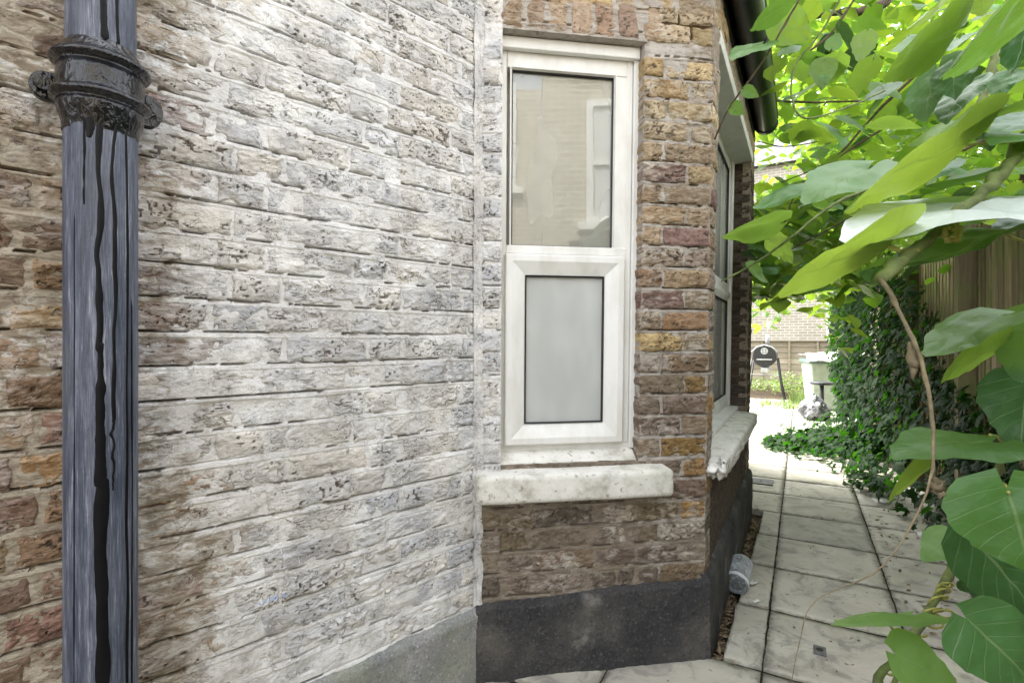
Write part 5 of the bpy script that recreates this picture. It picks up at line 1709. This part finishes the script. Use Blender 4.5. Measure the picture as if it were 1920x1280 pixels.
sk_ = link('rubbish_sack', mesh_np('rubbish_sack', V, grid_faces(37, 20), True), bagm)
sk_.location = at(1527, 640, 7.4) - Vector((0, 0, CAMZ))
tag(sk_, 'crumpled grey plastic rubbish sack on the ground at the edge of the ivy', 'sack')

# weeds
def weed(x, y, Y_, r_, h_, n_, label, seed, broad=False):
    c = at(x, 640, Y_) - Vector((0, 0, CAMZ))
    rr = random.Random(seed)
    vs, fs = [], []
    for k_ in range(n_):
        a_ = rr.uniform(0, 6.28); d_ = r_ * math.sqrt(rr.random())
        b = Vector((d_ * math.cos(a_), d_ * math.sin(a_), 0))
        if broad:
            b.z = rr.uniform(0.02, h_)
            L = rr.uniform(0.03, 0.07); ax = Vector((rr.uniform(-1, 1), rr.uniform(-1, 1), rr.uniform(-0.3, 0.8))).normalized() * L
            sd2 = ax.cross(Vector((rr.uniform(-0.4, 0.4), rr.uniform(-0.4, 0.4), 1))).normalized() * L * 0.35
            o_ = len(vs); vs += [b, b + ax * 0.5 + sd2, b + ax, b + ax * 0.5 - sd2]; fs.append((o_, o_ + 1, o_ + 2, o_ + 3))
        else:
            h = h_ * rr.uniform(0.5, 1.1); lx, ly = rr.uniform(-0.12, 0.12), rr.uniform(-0.12, 0.12)
            w2 = Vector((math.cos(a_ + 1), math.sin(a_ + 1), 0)) * 0.006
            o_ = len(vs)
            vs += [b - w2, b + w2, b + Vector((lx * 0.4, ly * 0.4, h * 0.6)) + w2 * 0.8, b + Vector((lx * 0.4, ly * 0.4, h * 0.6)) - w2 * 0.8, b + Vector((lx, ly, h))]
            fs += [(o_, o_ + 1, o_ + 2, o_ + 3), (o_ + 3, o_ + 2, o_ + 4)]
    me = bpy.data.meshes.new('weed_clump'); me.from_pydata([tuple(v) for v in vs], [], fs); me.update()
    o = link('weed_clump', me, M_weed); o.location = c
    tag(o, label, 'weeds', None, 'stuff')
weed(1462, 0, 8.8, 0.36, 0.13, 190, 'pale tuft of grass growing between slabs before the barbecue', 1)
weed(1505, 0, 9.2, 0.24, 0.26, 200, 'taller grassy weeds to the right of the barbecue', 2)
weed(1440, 0, 11.6, 0.75, 0.26, 900, 'low leafy weeds under the panel fence behind the barbecue', 3, True)
weed(1510, 0, 10.8, 0.70, 0.45, 1000, 'bushy leafy weeds between barbecue and pale bin', 4, True)

# ------------------------------------------------------------------ neighbouring house behind the camera (mirrored in the window)
nh = empty('neighbour_house', (1.2, -3.4, 0), R(20), 'yellow brick neighbouring house with white sash window, mirrored in the upper pane', 'house')
M_nb = far_brick('yellow_stock_brickwork', (0.44, 0.39, 0.29), (0.34, 0.29, 0.21), (0.62, 0.59, 0.52))
g = MB(); g.box(0.9, 3.6, -1.0, 0.0, 0, 5.2); g.box(-2.6, 0.9, -2.0, -1.2, 0, 5.2)
g.build('wall', M_nb, nh)
for (wx, wz, yy) in ((2.0, 2.75, 0.0), (0.0, 3.6, -1.2)):
    g = MB(); ring(g, wx - 0.5, wx + 0.5, wz, wz + 1.7, [(0, yy - 0.02), (0, yy + 0.05), (0.09, yy + 0.05), (0.10, yy + 0.02)])
    g.box(wx - 0.42, wx + 0.42, yy + 0.012, yy + 0.045, wz + 0.80, wz + 0.88)
    g.box(wx - 0.02, wx + 0.02, yy + 0.012, yy + 0.040, wz + 0.09, wz + 1.61)
    g.box(wx - 0.62, wx + 0.62, yy + 0.002, yy + 0.12, wz - 0.10, wz - 0.002)
    w_ = g.build('window', M_upvc, nh)
    g = MB(); g.add([(wx - 0.42, yy + 0.011, wz + 0.08), (wx + 0.42, yy + 0.011, wz + 0.08), (wx + 0.42, yy + 0.011, wz + 1.62), (wx - 0.42, yy + 0.011, wz + 1.62)], [(0, 3, 2, 1)])
    g.build('pane', M_frost, w_)
